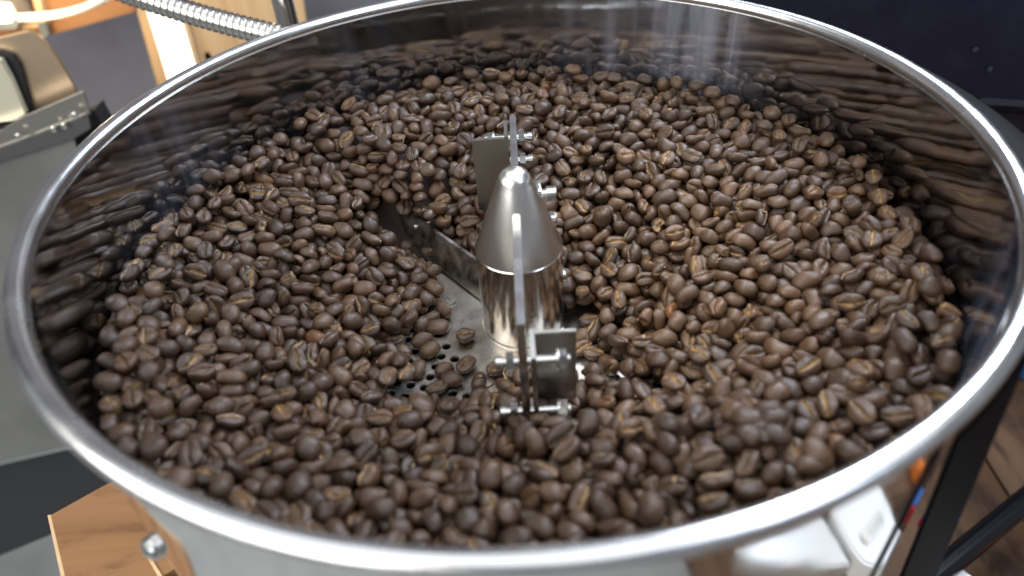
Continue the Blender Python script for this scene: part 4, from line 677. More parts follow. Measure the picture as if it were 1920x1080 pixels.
-1215,-391,249,-16,19,-48,0,-813,142,112,-16,-122,52,0,-646,-541,88,25,47,-74,8,-399,966,368,-28,4,-101,6,801,401,266,-1,22,-112,4,1050,-679,257,-22,-1,-40,8,
-1548,-315,386,-90,9,18,11,542,571,281,99,-30,-56,2,924,-516,252,40,127,-52,4,-1013,590,319,116,58,65,3,1286,726,393,22,-3,56,3,-1120,-258,235,65,-57,-54,0,
-1066,-710,250,-1,31,59,3,247,335,114,126,-52,-61,11,784,-238,158,-38,95,73,4,1591,192,370,137,69,-12,0,-1420,-513,392,-113,-18,34,8,-559,-729,160,-41,-121,83,3,
-578,522,32,18,-32,-18,5,-454,373,39,-81,84,-12,2,1541,359,353,-9,-11,41,7,-1151,57,258,-76,117,-16,0,-853,-66,182,-56,-121,-6,2,-662,192,128,33,134,9,2,
80,571,222,-9,-137,-71,9,935,378,333,82,-113,-48,10,-818,-914,254,-40,-114,-100,8,-227,419,89,21,-133,-77,3,714,910,323,0,-2,-71,8,-1481,-636,397,-126,-92,6,8,
1033,-181,254,25,-5,-110,1,131,307,123,-61,38,-41,3,377,123,105,-144,47,9,8,506,211,188,-9,-9,42,11,1394,-561,388,52,122,-62,6,-1343,748,410,125,-49,39,6,
-1230,265,287,109,107,18,7,459,-60,40,-42,-108,82,1,1144,-919,351,-17,-13,-53,8,1235,-761,328,146,-24,21,7,-724,-109,79,18,124,79,9,667,-119,125,28,0,19,1,
1037,106,278,11,33,-11,11,1378,451,391,-127,48,-17,4,-1460,-32,332,-23,-116,-44,5,-995,-445,240,112,-50,-56,8,-642,361,112,129,-27,-33,5,-5,886,307,15,9,-8,5,
172,866,302,89,-43,26,2,252,107,115,128,-44,18,8,-1520,553,405,128,-57,27,10,-150,-1260,307,-123,-65,56,0,282,-1162,262,-14,-7,-3,8,545,4,70,-60,-28,-14,4,
-594,379,115,-119,76,-25,2,-180,-528,52,-103,-58,-30,4,-175,1044,329,-5,-121,16,0,-1081,230,281,-80,100,-24,6,817,898,382,14,18,-2,4,817,-50,218,-14,-34,-1,8,
-630,408,137,32,-26,-12,11,173,341,150,-84,75,-1,5,341,1586,418,-50,10,-141,9,-1492,11,331,-105,-17,26,9,-1362,-424,332,-4,-11,-67,9,-1002,-253,195,50,-111,-3,10,
-1048,806,266,4,25,-16,3,1214,-32,296,1,-13,6,11,-1053,731,292,-115,43,21,0,-116,-1185,277,-121,-84,38,5,-902,793,274,96,-14,-16,9,-598,447,86,33,121,85,11,
-430,1164,420,87,124,-31,2,-344,-952,212,-17,5,26,5,18,-985,237,7,17,46,10,88,977,322,17,-18,111,10,-1616,-58,350,3,2,-37,11,-1411,769,425,-19,-13,-34,6,
588,-410,120,-77,-83,-96,1,-974,85,157,-5,4,128,5,350,-1079,296,-138,9,-59,0,-1405,-66,308,70,-3,-17,5,-770,-972,271,-36,-129,-34,5,-767,-754,179,100,27,50,8,
-49,873,286,70,-111,43,9,42,1056,324,148,-1,11,6,740,493,263,69,116,-8,8,858,739,332,57,18,58,8,-976,461,274,116,24,12,9,-239,1368,416,-91,-55,10,0,
-134,987,340,119,-91,-16,5,-1284,892,376,-7,44,-65,11,589,-476,127,0,120,97,4,406,-400,15,0,0,9,0,-1348,573,353,38,-76,-88,11,-1267,628,325,-21,17,-147,10,
392,1251,363,75,-133,-16,10,541,-110,20,7,-13,-44,9,1461,-554,389,-129,85,-14,7,-460,-955,195,7,-145,-4,8,678,182,227,-140,-56,-23,0,1063,322,324,-110,-85,-11,6,
-486,-556,91,-10,-55,81,10,-424,1245,419,-118,74,-35,5,-65,304,103,-55,101,3,4,922,266,256,4,30,136,7,1024,890,397,-13,148,35,3,1308,-672,389,76,120,36,7,
-1609,-165,379,-5,-30,45,11,-1462,-98,351,-27,-126,-90,7,-65,-734,113,-9,-11,155,11,869,1078,416,39,-113,76,2,993,583,321,78,-124,-46,10,-1180,-205,262,-94,-117,15,11,
-1062,1192,419,16,10,-122,7,38,1254,375,-70,-45,27,3,1267,-688,338,-51,138,-46,3,1260,-417,334,-149,22,-31,10,-221,1440,413,27,-120,-83,10,-1481,-156,341,64,-122,0,6,
401,877,258,22,8,-100,6,-1325,-281,297,143,39,-39,5,-349,1269,392,-135,-56,24,1,142,1383,406,-110,-54,-8,4,634,625,268,-40,-10,56,7,1120,-305,297,-82,-90,35,2,
1389,-74,328,12,-13,-11,0,-314,1441,413,52,-142,15,7,1476,614,390,-4,19,59,1,-748,-472,142,20,88,116,11,-396,1425,424,-18,5,138,11,581,272,216,-71,71,118,7,
612,1415,424,-132,44,-54,0,-566,-1001,289,31,98,54,6,-679,-229,35,-78,-68,55,9,438,-1099,311,4,-27,25,10,1438,493,376,-98,100,0,11,-1075,-90,204,-12,18,-68,0,
-617,302,79,12,72,-97,6,412,604,245,-7,13,-90,2,-899,624,247,-113,22,6,10,451,855,337,43,139,-31,10,538,-410,51,-78,63,13,5,750,222,252,-43,82,-49,9,
902,1010,407,-146,39,-42,10,-501,1193,417,22,-8,-133,2,335,900,345,-41,-7,-80,11,457,1281,404,-3,10,-89,11,745,158,192,108,108,34,8,949,-249,209,-19,-23,95,2,
1305,-30,340,-89,-5,-14,4,-1297,-363,313,88,-84,-22,6,-1169,536,280,-14,35,-119,8,-590,-1171,295,130,56,-32,7,-453,300,36,115,-3,7,9,750,823,345,-112,-3,-10,7,
-1219,572,336,17,-120,53,11,-1153,767,360,7,94,111,8,-771,-228,122,68,138,21,10,224,-1019,297,-99,71,-58,7,883,555,331,30,-10,38,8,630,1271,425,-71,-129,-34,3,
1410,834,411,87,105,-65,7,-205,891,287,22,-1,116,0,-948,-65,160,-80,-106,-53,2,-953,462,206,-50,81,-105,11,-649,-172,40,39,41,65,4,731,-774,293,43,-135,47,5,
810,213,199,-26,-8,70,3,855,1295,398,-84,-110,-18,0,1271,451,381,-33,152,-19,7,252,1115,354,72,19,28,11,682,793,349,0,8,67,5,892,809,359,-2,3,130,2,
925,-176,262,-36,-103,75,4,995,701,353,-3,19,137,8,-200,457,153,16,41,-53,9,-104,1378,437,49,82,120,7,-1276,-50,285,95,103,43,5,-523,-1000,208,119,-70,6,7,
-488,235,37,-130,6,-11,7,165,671,213,-100,102,8,4,1113,-546,249,-28,0,152,7,-836,784,243,58,-141,1,6,541,-266,93,-27,11,-25,4,621,501,244,93,117,-8,4,
984,1212,383,3,-7,22,8,1079,1084,395,-102,105,1,5,-167,385,108,-102,-66,-35,2,-50,1176,383,-40,92,35,6,51,461,150,-72,-117,18,7,353,845,322,-17,110,-4,4,
514,1241,399,-120,72,-39,8,1319,499,419,-79,115,2,9,1570,2,380,-45,-21,-8,0,123,471,161,-44,16,145,8,-1133,1090,394,-76,-127,-32,7,-21,1577,405,40,149,1,1,
350,318,134,93,-96,-50,10,-1333,-709,369,-156,-13,8,10,-253,1146,379,-30,151,-4,9,212,-881,221,-135,19,-3,1,435,-1232,316,138,-44,42,0,-1535,470,375,0,14,2,4,
-982,60,222,104,51,13,5,-25,1456,432,-82,-130,-9,3,298,874,309,-81,-92,7,1,319,1216,382,22,-107,35,7,897,-65,225,86,-32,-31,5,382,490,225,23,1,-142,9,
548,1424,425,-104,113,13,8,916,1334,399,-33,-22,-65,11,-1514,466,424,-33,1,-146,5,-1267,499,318,-114,-61,15,3,-1124,-354,238,26,-135,-4,4,-730,660,77,-104,-63,6,10,
-418,-1217,278,123,69,-26,4,356,-62,41,124,22,8,1,692,460,211,-8,-18,153,5,1289,186,361,58,140,-20,4,-1414,-180,341,12,138,-9,5,-483,1416,400,130,1,-33,1,
126,760,239,-118,-94,8,6,216,265,89,28,102,63,1,323,1039,327,123,84,36,6,483,277,142,-20,31,125,5,720,412,251,-8,-4,13,2,983,-515,227,-122,4,-48,3,
500,10,110,23,-23,-123,5,626,45,150,5,-4,-78,6,675,-155,208,83,72,19,1,821,1017,391,-97,109,-17,3,1334,662,384,-92,-74,-74,9,-1112,-568,312,90,-90,-36,5,
545,1152,400,-69,-116,36,3,-1020,1239,460,-58,145,-3,2,-119,839,252,18,-5,99,3,245,-533,31,10,-51,-116,6,706,674,296,-5,135,-23,5,1203,267,343,142,-17,28,8,
-314,-1067,229,27,25,-38,0,519,826,299,-131,54,-18,4,1417,-403,361,112,91,-7,5,-891,706,253,86,-104,-35,7,-561,-1045,241,-98,72,-30,9,611,-225,113,47,-41,-1,7,
699,23,188,55,-63,-122,11,-1618,115,366,-28,-25,-83,8,-829,591,189,-3,32,22,3,-756,1365,423,-31,-4,-127,8,134,-865,263,99,-44,52,4,494,-379,100,-73,-38,-10,5,
-1382,-25,291,16,-5,130,11,-1411,681,362,-7,13,-140,3,-1008,672,257,-95,-48,47,10,-1010,950,323,-139,-20,-1,10,458,759,264,-49,72,-56,6,929,-343,216,-98,90,-1,2,
1438,-242,353,-2,130,59,10,1446,78,371,-154,8,-16,3,-632,-264,47,-23,-15,39,2,-277,-1221,269,-120,96,1,10,375,366,160,10,24,37,3,762,-371,127,-17,-9,-73,4,
861,-636,237,-41,12,-7,1,1156,-789,320,-5,146,20,5,-797,-592,160,-9,13,97,0,-742,-309,104,-61,-26,-38,10,750,319,233,19,-25,-16,9,861,353,272,-2,55,-128,1,
-284,1519,417,71,-5,1,1,-1529,-45,366,-8,44,110,5,-1066,879,320,-134,30,50,4,-391,-491,35,100,-85,-18,9,-241,1015,324,-110,-103,13,7,-1187,210,258,53,44,56,10,
450,1526,376,101,-32,-14,0,940,332,261,-146,1,-25,10,1122,-201,284,3,-16,-24,11,-1217,-116,288,23,18,-50,11,-1231,-30,306,-53,47,-43,11,-780,-110,117,92,-97,-6,11,
-673,551,120,47,33,-82,11,-119,-541,87,55,90,-16,9,-1014,399,269,10,56,-144,7,433,1588,394,71,59,-73,7,1189,1138,414,83,-10,-57,7,-1176,922,351,-136,75,24,9,
-124,-483,33,144,-61,4,5,233,-976,214,16,-21,-96,1,451,-696,160,9,-58,-138,5,464,565,233,-110,-107,-18,8,1203,-131,315,54,140,1,0,-1601,63,347,-31,-5,22,9,
-1205,728,323,12,16,44,0,-1255,973,353,-6,12,-63,5,-1020,-388,226,-121,31,31,7,-675,-1024,261,-96,83,-30,7,41,839,269,-30,-134,10,7,240,1410,397,-21,-154,7,10,
881,-279,205,58,77,7,0,961,202,252,-16,134,31,9,1031,-853,348,124,-59,17,8,1173,349,333,-122,84,-15,7,1521,435,377,-43,142,4,3,-1198,-352,283,-34,21,-7,5,
-1200,1085,389,-32,-13,-73,11,-917,924,303,-30,35,1,11,-136,1461,420,114,71,34,7,638,974,390,66,-121,-16,9,839,-279,203,-46,-37,18,6,865,-451,218,2,122,-31,10,
1027,807,373,-2,-5,79,9,1231,504,387,-16,-22,-60,9,-79,1121,370,-101,29,-5,2,234,808,312,9,2,37,11,1119,1182,409,116,-57,-27,7,503,1549,404,127,42,-72,8,
534,993,387,-41,47,79,0,-646,585,24,3,-26,103,2,163,-514,38,-119,100,3,0,460,673,241,-144,-34,-22,5,972,74,251,-29,126,-2,9,1324,54,352,55,104,46,6,
1459,181,374,-65,-139,-2,10,1435,579,377,140,-34,2,3,-1309,562,340,-13,87,-90,2,-952,537,225,66,113,17,0,1063,959,378,12,48,-74,8,1252,345,350,73,-86,-59,8,
1524,-388,372,9,-136,55,9,-901,-598,241,-82,-115,14,10,-110,1616,398,-17,147,4,10,368,990,349,17,-70,83,11,-1247,51,269,-4,16,-31,4,-1142,-544,247,-30,28,-22,8,
-533,1141,362,-19,17,-11,11,66,704,186,19,1,-11,3,362,433,182,-90,4,-24,10,1219,170,330,-102,97,-9,5,-848,672,166,-9,54,83,3,-192,501,117,-15,75,-87,6,
-98,387,107,-98,97,-31,3,170,604,202,17,74,-83,1,309,104,87,37,142,-9,5,309,383,164,-93,73,33,6,880,-205,183,43,-20,-133,6,-1315,-209,334,46,-3,-88,11,
-394,-649,111,-108,-77,-9,9,34,592,149,8,13,24,11,147,-727,125,115,59,9,2,1105,-858,378,12,-4,-145,10,93,268,123,17,52,14,9,415,688,301,-55,121,28,3,
539,830,357,-2,112,89,11,-1158,-879,342,111,-47,-30,0,762,273,208,-43,120,-28,3,1095,-118,298,-151,34,-22,1,1122,910,370,-104,97,3,8,-1046,-564,231,124,65,-31,4,
-910,-255,165,103,53,-95,8,-894,-873,243,-16,26,28,11,-823,929,317,44,-24,3,3,-461,-1147,277,-58,102,-19,1,-189,-1190,264,-6,-27,46,10,-29,394,78,-39,14,120,8,
-12,528,131,-115,61,2,4,196,1032,347,-64,117,9,7,538,404,182,-7,-19,130,10,624,1050,345,-32,110,-93,6,954,1056,374,-137,76,10,6,-1534,-254,374,31,128,71,8,
-898,570,193,-21,-17,-56,9,-805,731,209,-44,131,6,9,-28,970,322,11,28,-78,11,343,222,141,74,43,101,3,362,746,291,121,-6,46,6,416,186,150,-127,-48,-37,4,
757,1336,414,-70,-115,-77,3,1124,523,366,123,19,22,11,1129,683,387,-125,15,7,8,543,53,158,36,19,-3,11,-891,86,131,-128,-58,35,6,-519,-686,103,39,76,-7,8,
-258,-1146,226,-16,12,112,10,877,57,217,37,-65,-135,8,1335,-224,339,93,-6,12,1,233,823,281,-137,-62,11,2,382,-1140,323,-21,-105,97,11,408,297,116,12,20,-76,2,
502,203,121,40,64,-95,6,599,152,137,-97,-88,30,9,773,-108,186,-114,-82,18,0,899,-8,239,-48,121,57,0,1528,239,370,60,-138,5,3,-581,-878,222,13,8,91,1,
-570,1112,431,-90,-116,-24,8,171,759,265,-11,0,-3,3,179,1272,415,-55,100,2,0,282,969,322,7,44,-142,4,136,804,291,-9,-18,-21,9,1042,1190,405,43,18,87,3,
-815,992,39,124,-45,-12,4,-428,1059,359,-14,-8,-52,1,77,1581,401,14,-132,-45,11,389,603,201,2,-12,73,5,553,225,146,-74,10,-28,9,577,686,272,97,114,30,7,
853,-535,131,-44,-27,101,9,925,905,322,3,-2,41,1,914,1256,397,67,-129,-34,0,-552,378,81,-78,95,-19,2,-374,-608,77,-139,-8,5,2,-167,-600,75,103,-82,-39,8,
927,624,314,2,58,-115,0,-846,-214,147,32,43,131,0,-686,-299,91,-95,9,-53,7,-123,1205,364,11,-29,55,1,284,-472,57,10,35,60,10,-1175,-188,292,-17,-5,-127,7,
-598,1331,423,-44,-129,60,8,38,1025,376,-13,138,-11,5,1570,489,407,26,-75,2,7,-1081,85,219,66,-34,-59,11,-1077,-996,345,74,-120,11,0,-735,-1029,278,124,-45,-12,9,
786,358,208,-7,-23,120,8,1066,-12,277,149,24,26,5,-1156,-466,254,-23,-23,-53,3,-1185,-18,272,-15,143,12,2,-980,613,212,-37,7,-151,5,-464,-833,151,68,-90,107,5,
860,1081,344,14,16,-37,0,988,754,334,-110,52,12,10,968,948,394,124,-85,-24,8,1509,-322,368,53,-140,-6,0,-705,157,129,5,-95,66,0,-605,-400,85,-116,27,-55,2,
-410,-770,162,-105,-112,-16,9,72,1115,345,6,1,115,9,164,1611,411,7,-4,-15,6,1022,1038,399,-24,-12,41,8,1508,512,397,-99,-81,44,3,-634,510,138,85,35,87,2,
-1322,931,393,39,-116,-41,8,-792,265,95,1,26,-24,8,-765,724,123,-107,-57,-54,6,-28,1332,358,-67,101,-21,7,22,-920,167,-1,149,-38,8,45,-620,40,138,1,10,9,
52,1325,371,-108,-37,6,0,448,447,205,-84,-99,3,6,731,1021,321,-3,-2,-138,2,731,-79,132,57,49,77,2,-993,-748,258,0,-110,71,5,-961,-371,181,-96,-22,-18,3,
-768,671,137,36,75,116,5,100,-1095,234,-4,56,112,7,362,1542,378,100,44,34,10,468,1438,375,75,-74,-33,6,938,128,239,29,-57,-67,8,941,425,268,-5,16,-105,7,
1024,-764,311,40,128,7,10,1381,127,348,11,0,-112,8,-978,285,234,127,17,-19,3,-686,75,94,26,10,-103,3,458,122,121,57,-118,-21,3,608,767,331,9,-5,110,3,
614,-67,125,-17,-31,-37,5,-958,205,232,-94,109,-19,6,-1579,-380,390,-21,-24,-72,11,-583,-80,99,-78,42,35,2,-471,1539,415,9,47,111,0,-879,1125,33,152,-41,0,5,
-1375,-133,302,46,-136,-6,7,-1272,-137,257,12,2,120,5,-723,-505,99,34,-85,84,0,-421,-668,62,119,54,-32,7,-439,1149,350,147,-5,-17,9,263,1216,339,15,8,-33,5,
788,694,327,-99,101,7,4,932,-435,213,-117,61,-35,8,1067,-263,260,-11,-17,62,3,-1201,-86,266,-29,-139,-2,9,-1156,624,309,120,-92,-34,9,-621,1078,450,2,146,50,7,
-184,1185,329,136,72,-26,0,211,-657,83,-14,-40,-92,1,320,-1195,327,-87,47,-40,2,308,266,120,82,-80,-5,4,468,1295,367,-49,-116,29,1,670,-463,71,-53,-48,-97,9,
790,-672,221,44,-120,11,10,851,637,317,-100,109,31,10,827,-385,191,130,45,-39,4,1491,34,379,91,25,20,10,-1153,271,280,25,22,135,7,1178,279,364,-26,-4,95,3,
-1463,450,389,13,91,3,7,-1065,619,342,-25,50,-100,6,-622,8,14,0,0,0,7,-1500,-410,392,6,-129,-44,8,-918,661,186,-30,35,-73,2,-763,170,97,66,-62,-10,9,
-6,909,270,-24,-113,-100,9,-39,1006,299,82,-106,-54,4,67,-863,121,12,-45,-126,7,171,1092,292,0,-32,89,8,566,990,341,99,-3,9,1,845,-68,175,-16,-24,89,3,
965,-702,270,-5,142,-58,0,1023,-445,241,75,70,48,9,-784,-872,222,-42,-135,-36,7,-556,-837,163,30,23,-7,4,-311,1053,353,82,108,33,4,238,1270,391,61,115,-32,0,
319,168,62,44,-71,-129,3,306,510,188,38,19,-32,6,1070,728,325,-27,-37,51,0,1146,9,319,-61,108,26,3,-1084,353,272,-11,14,-17,8,-299,1226,390,136,44,-30,2,
-116,-627,78,-9,10,61,2,127,406,151,116,18,64,2,-1581,230,377,-6,-154,-14,10,-1414,58,330,-46,-134,-52,4,-1140,470,252,25,-19,152,9,-1005,472,231,-130,-57,19,7,
-883,259,152,-147,1,29,9,-793,574,132,-94,-100,-12,7,-314,969,347,-8,-127,-35,5,468,1010,329,-128,25,-20,7,549,481,221,-90,87,-30,7,1223,-228,302,-10,-6,89,2,
-1398,203,347,132,31,34,11,-1179,-276,262,-32,-116,54,6,-923,-476,193,-29,-8,-3,11,-940,11,160,-30,-18,-9,10,182,-1080,263,20,0,38,9,280,724,234,103,5,43,3,
329,1148,325,16,8,-70,10,531,731,263,-29,-36,61,8,502,928,323,38,30,132,4,866,961,341,59,-11,-5,11,1304,879,395,-133,-73,-19,6,-746,88,113,7,-38,39,1,
-466,1333,405,-107,3,-27,2,-144,-1055,295,90,90,-8,1,85,869,285,19,14,-3,2,289,1315,420,6,-130,21,3,-1417,-423,367,21,-16,68,3,-823,681,237,29,-149,22,7,
-1266,-224,276,106,-101,-14,2,-975,-130,161,-46,27,-120,11,-942,-715,214,69,-108,6,5,-833,747,154,101,90,48,8,-589,354,40,88,-42,-39,1,-343,-1116,239,74,-43,-14,4,
370,-597,55,-52,-5,10,8,531,156,115,67,-36,63,9,918,1000,332,-6,-10,118,8,1102,263,310,-36,132,3,1,1435,318,365,-146,-36,-1,5,-1179,306,237,17,10,85,3,
-1027,105,206,49,-30,19,7,-824,-288,106,106,-104,27,6,-843,-59,113,-134,-54,-55,4,-714,-343,105,38,-102,74,4,-755,7,58,33,117,76,4,-732,325,102,-25,116,-52,3,
-477,1097,406,69,-112,-54,6,34,289,50,93,19,-88,7,39,1403,371,-11,-44,139,11,143,954,270,21,-38,-59,3,137,1160,328,-28,81,-98,5,539,-924,371,26,-28,-141,10,
556,1149,343,-111,-110,5,10,901,-579,192,82,-72,-6,5,1399,669,383,91,84,55,1,-1096,-411,253,-12,7,-18,11,-830,-136,168,29,-12,128,4,-636,162,91,-44,-145,34,3,
33,-1115,288,-15,25,108,0,556,645,306,35,140,25,2,-440,1567,373,14,-155,15,7,80,-859,188,-27,41,34,2,379,35,108,-137,24,-11,0,-791,342,127,-29,-110,-4,3,
-693,-869,190,26,-10,0,3,-700,-65,42,-68,-87,-6,5,-675,424,69,31,98,44,6,-443,-1020,208,6,-129,-22,2,-261,-1012,208,-58,106,-86,2,195,800,237,-118,-100,-3,3,
268,440,159,-80,-80,-28,0,537,-197,33,-33,6,-54,3,698,-560,23,0,-33,-140,3,668,565,266,47,135,35,4,1112,-827,327,10,-13,-12,4,1232,-827,343,-143,4,-22,2,
1335,489,347,-100,-25,0,5,1457,-40,364,17,128,49,7,-70,1508,390,103,4,-12,2,5,-973,185,8,19,-137,10,336,-532,41,16,-127,42,7,317,618,218,117,90,34,7,
628,287,187,-123,-81,-26,2,-1489,-475,398,-7,-139,-45,7,-1164,354,303,140,-26,-42,7,-867,493,225,-138,-14,26,5,-748,-19,118,-20,-114,51,1,-634,-994,231,-87,15,-83,5,
-566,1387,417,-100,-107,-15,2,607,883,379,-141,1,-15,2,1060,-532,266,-60,-21,87,7,1140,1051,409,-77,6,35,8,-830,-561,210,44,-89,-79,9,753,-2,192,18,-18,-85,5,
-393,1562,420,113,-73,-20,2,660,1484,402,33,12,124,11,387,-141,16,0,0,-26,1,-954,-582,186,44,-61,-96,11,-954,-936,305,138,-17,-13,5,-956,909,263,29,16,-17,6,
-837,-814,191,-10,28,50,8,-806,-107,42,-15,25,-42,7,-414,1247,347,89,124,32,3,-338,-557,35,87,-19,-6,2,-230,1434,359,-10,154,11,8,-42,454,95,-69,-35,-5,8,
174,238,28,-18,-39,134,8,278,786,238,31,-142,-43,9,257,994,293,105,-103,-52,4,339,-693,135,-40,4,26,10,404,1099,346,-40,135,17,4,604,-178,50,-29,-28,102,11,
857,-671,233,14,-116,78,5,847,-617,159,-22,-34,-38,8,892,246,212,16,5,-150,2,1587,-58,385,58,-118,-39,11,1593,302,375,-91,86,-37,8,-945,145,169,-34,-126,73,9,
-663,-485,66,-129,61,-53,11,196,172,82,-81,86,-58,5,198,406,121,48,-147,-9,9,213,704,253,-104,-97,29,0,503,498,245,94,87,46,3,548,83,100,-119,-13,-57,4,
648,955,319,1,-6,76,9,833,-722,264,127,-4,7,2,1070,866,345,-75,-118,-9,5,1186,551,330,18,150,-3,9,-469,1476,394,18,28,114,10,51,-677,85,-51,-21,87,9,
388,1315,418,-85,101,19,10,599,1102,365,15,-3,-94,5,759,771,371,104,83,50,10,1621,56,395,-127,40,37,8,468,1161,371,-1,14,40,9,564,-333,102,73,45,-87,1,
450,-204,35,148,54,0,3,-1516,72,339,137,40,-5,5,-1477,261,347,-20,12,-144,4,-1291,-844,359,54,-122,-46,5,-1256,-643,347,115,46,-19,1,-1016,-63,171,-20,17,-62,9,
-892,180,121,18,11,44,6,-916,375,191,-76,-107,14,1,-667,361,63,100,102,-65,3,-577,-230,16,-1,-1,-44,3,-399,-748,84,-23,22,43,6,59,766,229,48,-90,-85,9,
94,1461,404,-47,-148,-6,6,268,1341,360,5,4,61,5,452,231,115,-24,115,76,5,688,-375,84,-25,72,-55,4,794,-155,170,64,43,17,7,1011,384,297,-19,133,55,1,
1069,-359,251,-16,-29,52,3,1084,616,325,-65,-142,-2,3,1133,713,328,-88,-35,10,2,1332,-653,349,-137,54,-28,5,-1173,428,274,28,36,-103,3,-870,-546,150,-64,97,-44,3,
-824,202,129,43,95,59,0,-724,387,88,-39,18,40,7,-463,-706,117,55,17,73,1,-483,1300,367,114,-75,13,6,-301,-974,195,64,-126,26,0,-190,-839,121,31,-136,36,3,
-203,554,166,-68,29,-84,5,423,741,248,-70,-83,43,2,485,-127,88,20,-141,33,6,652,1414,371,-40,147,8,10,1267,110,344,-40,89,75,5,1543,-508,390,125,82,-5,5,
-34,-844,177,26,-12,148,3,117,-944,232,-20,152,34,10,570,1537,397,22,-119,69,7,684,1030,375,-85,65,-79,5,985,1288,414,-16,-123,4,3,1127,830,369,57,-47,-32,11,
1216,687,369,5,-4,-98,9,1451,267,360,4,32,-123,0,-711,-2,112,-72,-18,-129,8,1584,-259,457,92,111,11,2,-1494,-352,378,-6,-104,-61,5,-1375,-221,287,20,13,131,9,
-1112,-167,236,63,-133,35,2,-1114,169,231,-64,-121,14,7,-1018,-443,168,26,7,129,3,-903,-18,145,-91,101,-23,4,-709,60,44,-17,-142,-58,4,-579,-953,212,60,-42,23,7,
-601,-302,38,-11,148,-20,2,-504,-785,119,-28,-8,-34,6,-430,1342,360,60,124,42,6,-234,622,176,32,-8,53,11,-143,435,88,-69,-107,-31,9,-130,562,141,-3,-144,-35,9,
-56,-797,94,103,95,-57,0,-33,319,56,-131,-55,-56,8,35,444,74,7,-19,82,1,171,343,71,8,-15,40,3,249,646,210,-26,139,16,3,349,132,52,-135,-31,-19,6,
466,14,37,130,72,17,5,690,376,196,7,-12,44,4,712,1115,346,-39,123,-37,6,797,1151,357,-76,-114,17,1,862,146,199,6,-12,-29,0,922,694,334,-92,120,8,1,
947,-565,212,51,126,10,5,998,477,306,112,-99,-34,7,1200,-568,303,30,134,8,7,-1184,116,261,-39,5,31,1,-866,1377,400,-106,-31,40,5,-724,-457,93,-61,120,39,11,
-291,1501,362,37,151,12,0,7,-843,115,-59,-9,44,3,13,1183,320,-27,60,-134,7,6,1486,397,52,96,64,7,103,392,92,-62,-130,-28,9,115,1285,354,-23,14,145,2,
220,492,142,16,31,-95,7,321,858,255,-104,-111,-22,5,572,-586,66,-86,-10,-37,7,741,608,295,4,-150,-11,1,763,-300,143,-13,-87,-96,11,852,304,210,15,-8,36,5,
984,-383,234,-121,-3,6,2,1053,443,319,-11,-120,-71,9,-1428,745,399,-19,-137,65,0,-1138,-130,241,-7,-33,-114,2,-695,-655,180,-72,120,-35,3,-610,1490,379,-23,22,-59,0,
542,-624,159,63,48,-119,4,-747,1442,399,3,-53,-8,5,-197,1197,364,-35,-4,-80,2,22,351,135,62,-38,-105,7,48,-769,162,62,-39,-73,5,-1255,-315,255,32,9,152,5,
-1118,-6,220,-20,12,-110,10,-1015,393,201,11,16,16,8,-1014,543,245,57,-119,-20,2,-797,-508,121,48,-103,-34,8,-687,-782,161,-4,-109,-20,11,-694,-594,110,115,-75,-4,6,
-600,-783,148,109,-2,2,4,-617,-429,19,5,-18,-151,0,-586,152,18,3,-1,131,1,-580,247,42,-135,-75,-8,4,-330,1163,338,-41,-99,76,6,-311,1218,338,120,-25,-24,7,
-236,1105,333,78,-128,-4,11,-147,-656,39,-9,117,-85,6,-115,351,34,19,9,-50,4,-103,1325,347,-116,91,0,0,90,893,261,-38,-140,-26,0,175,1233,336,2,-22,123,0,
252,897,257,-63,63,-33,2,365,699,215,9,-3,-41,1,369,785,247,-60,130,54,9,418,1351,360,13,-108,-80,9,466,909,304,-116,74,-2,2,602,782,282,2,-22,78,0,
623,1106,342,-26,154,0,2,596,-606,136,75,18,-59,10,639,-371,51,-10,-46,-63,0,684,759,298,21,-2,-52,1,703,-234,115,-92,-104,-35,0,742,-161,115,46,-23,-141,11,
947,-144,243,-58,8,-49,7,1008,266,273,68,121,35,3,1001,1122,393,83,128,20,10,1116,68,291,-132,69,-15,3,1111,401,300,3,-15,11,5,1140,994,389,-143,21,-23,0,
1218,832,365,0,144,17,0,1583,-271,374,8,146,47,10,-1399,343,327,4,8,51,3,-1035,23,178,-40,-2,-144,0,-980,326,199,-101,-71,-4,5,-987,842,265,14,56,135,2,
-837,-656,192,-116,59,37,0,-862,617,151,34,40,91,9,-729,139,69,83,-109,47,0,-542,-620,105,129,64,-4,3,-348,-666,53,79,44,-109,2,-374,1091,353,-96,83,-25,10,
-186,784,284,-156,-20,-3,9,-178,1373,353,-28,-13,-125,4,-82,1287,369,46,17,83,4,-93,1410,370,17,-63,58,2,29,948,286,-92,26,-4,3,128,1049,287,-18,-57,97,10,
225,921,298,-35,-67,72,7,419,76,46,-71,-112,47,1,539,1055,324,9,8,-149,11,615,-99,79,48,-69,-44,10,634,695,289,-7,30,78,11,658,1266,349,-49,64,124,11,
626,-660,185,-25,-31,18,6,761,966,358,0,-126,-72,0,783,-18,172,-68,112,4,5,828,498,269,77,-92,-88,5,1165,-395,283,-29,-23,135,9,1160,145,290,26,-21,-100,2,
1172,459,387,40,132,-9,7,1185,759,343,-40,12,-88,9,1376,221,372,90,117,-2,8,-933,271,175,-12,-20,-18,5,-610,-627,136,-31,35,12,11,-672,1464,388,-34,27,-44,3,
424,-20,127,93,79,-29,3,669,1353,394,-4,-24,61,8,904,908,392,-102,101,-3,5,1110,-438,255,18,-12,-60,2,-648,-907,236,-22,13,-51,11,738,1442,392,21,124,63,9,
-845,704,261,-17,-1,-86,9,-736,552,194,16,-5,97,5,-1246,187,290,132,-65,-51,10,-1123,-647,262,-2,30,46,4,-1103,-428,202,3,22,33,7,-1111,255,234,57,-112,-6,10,
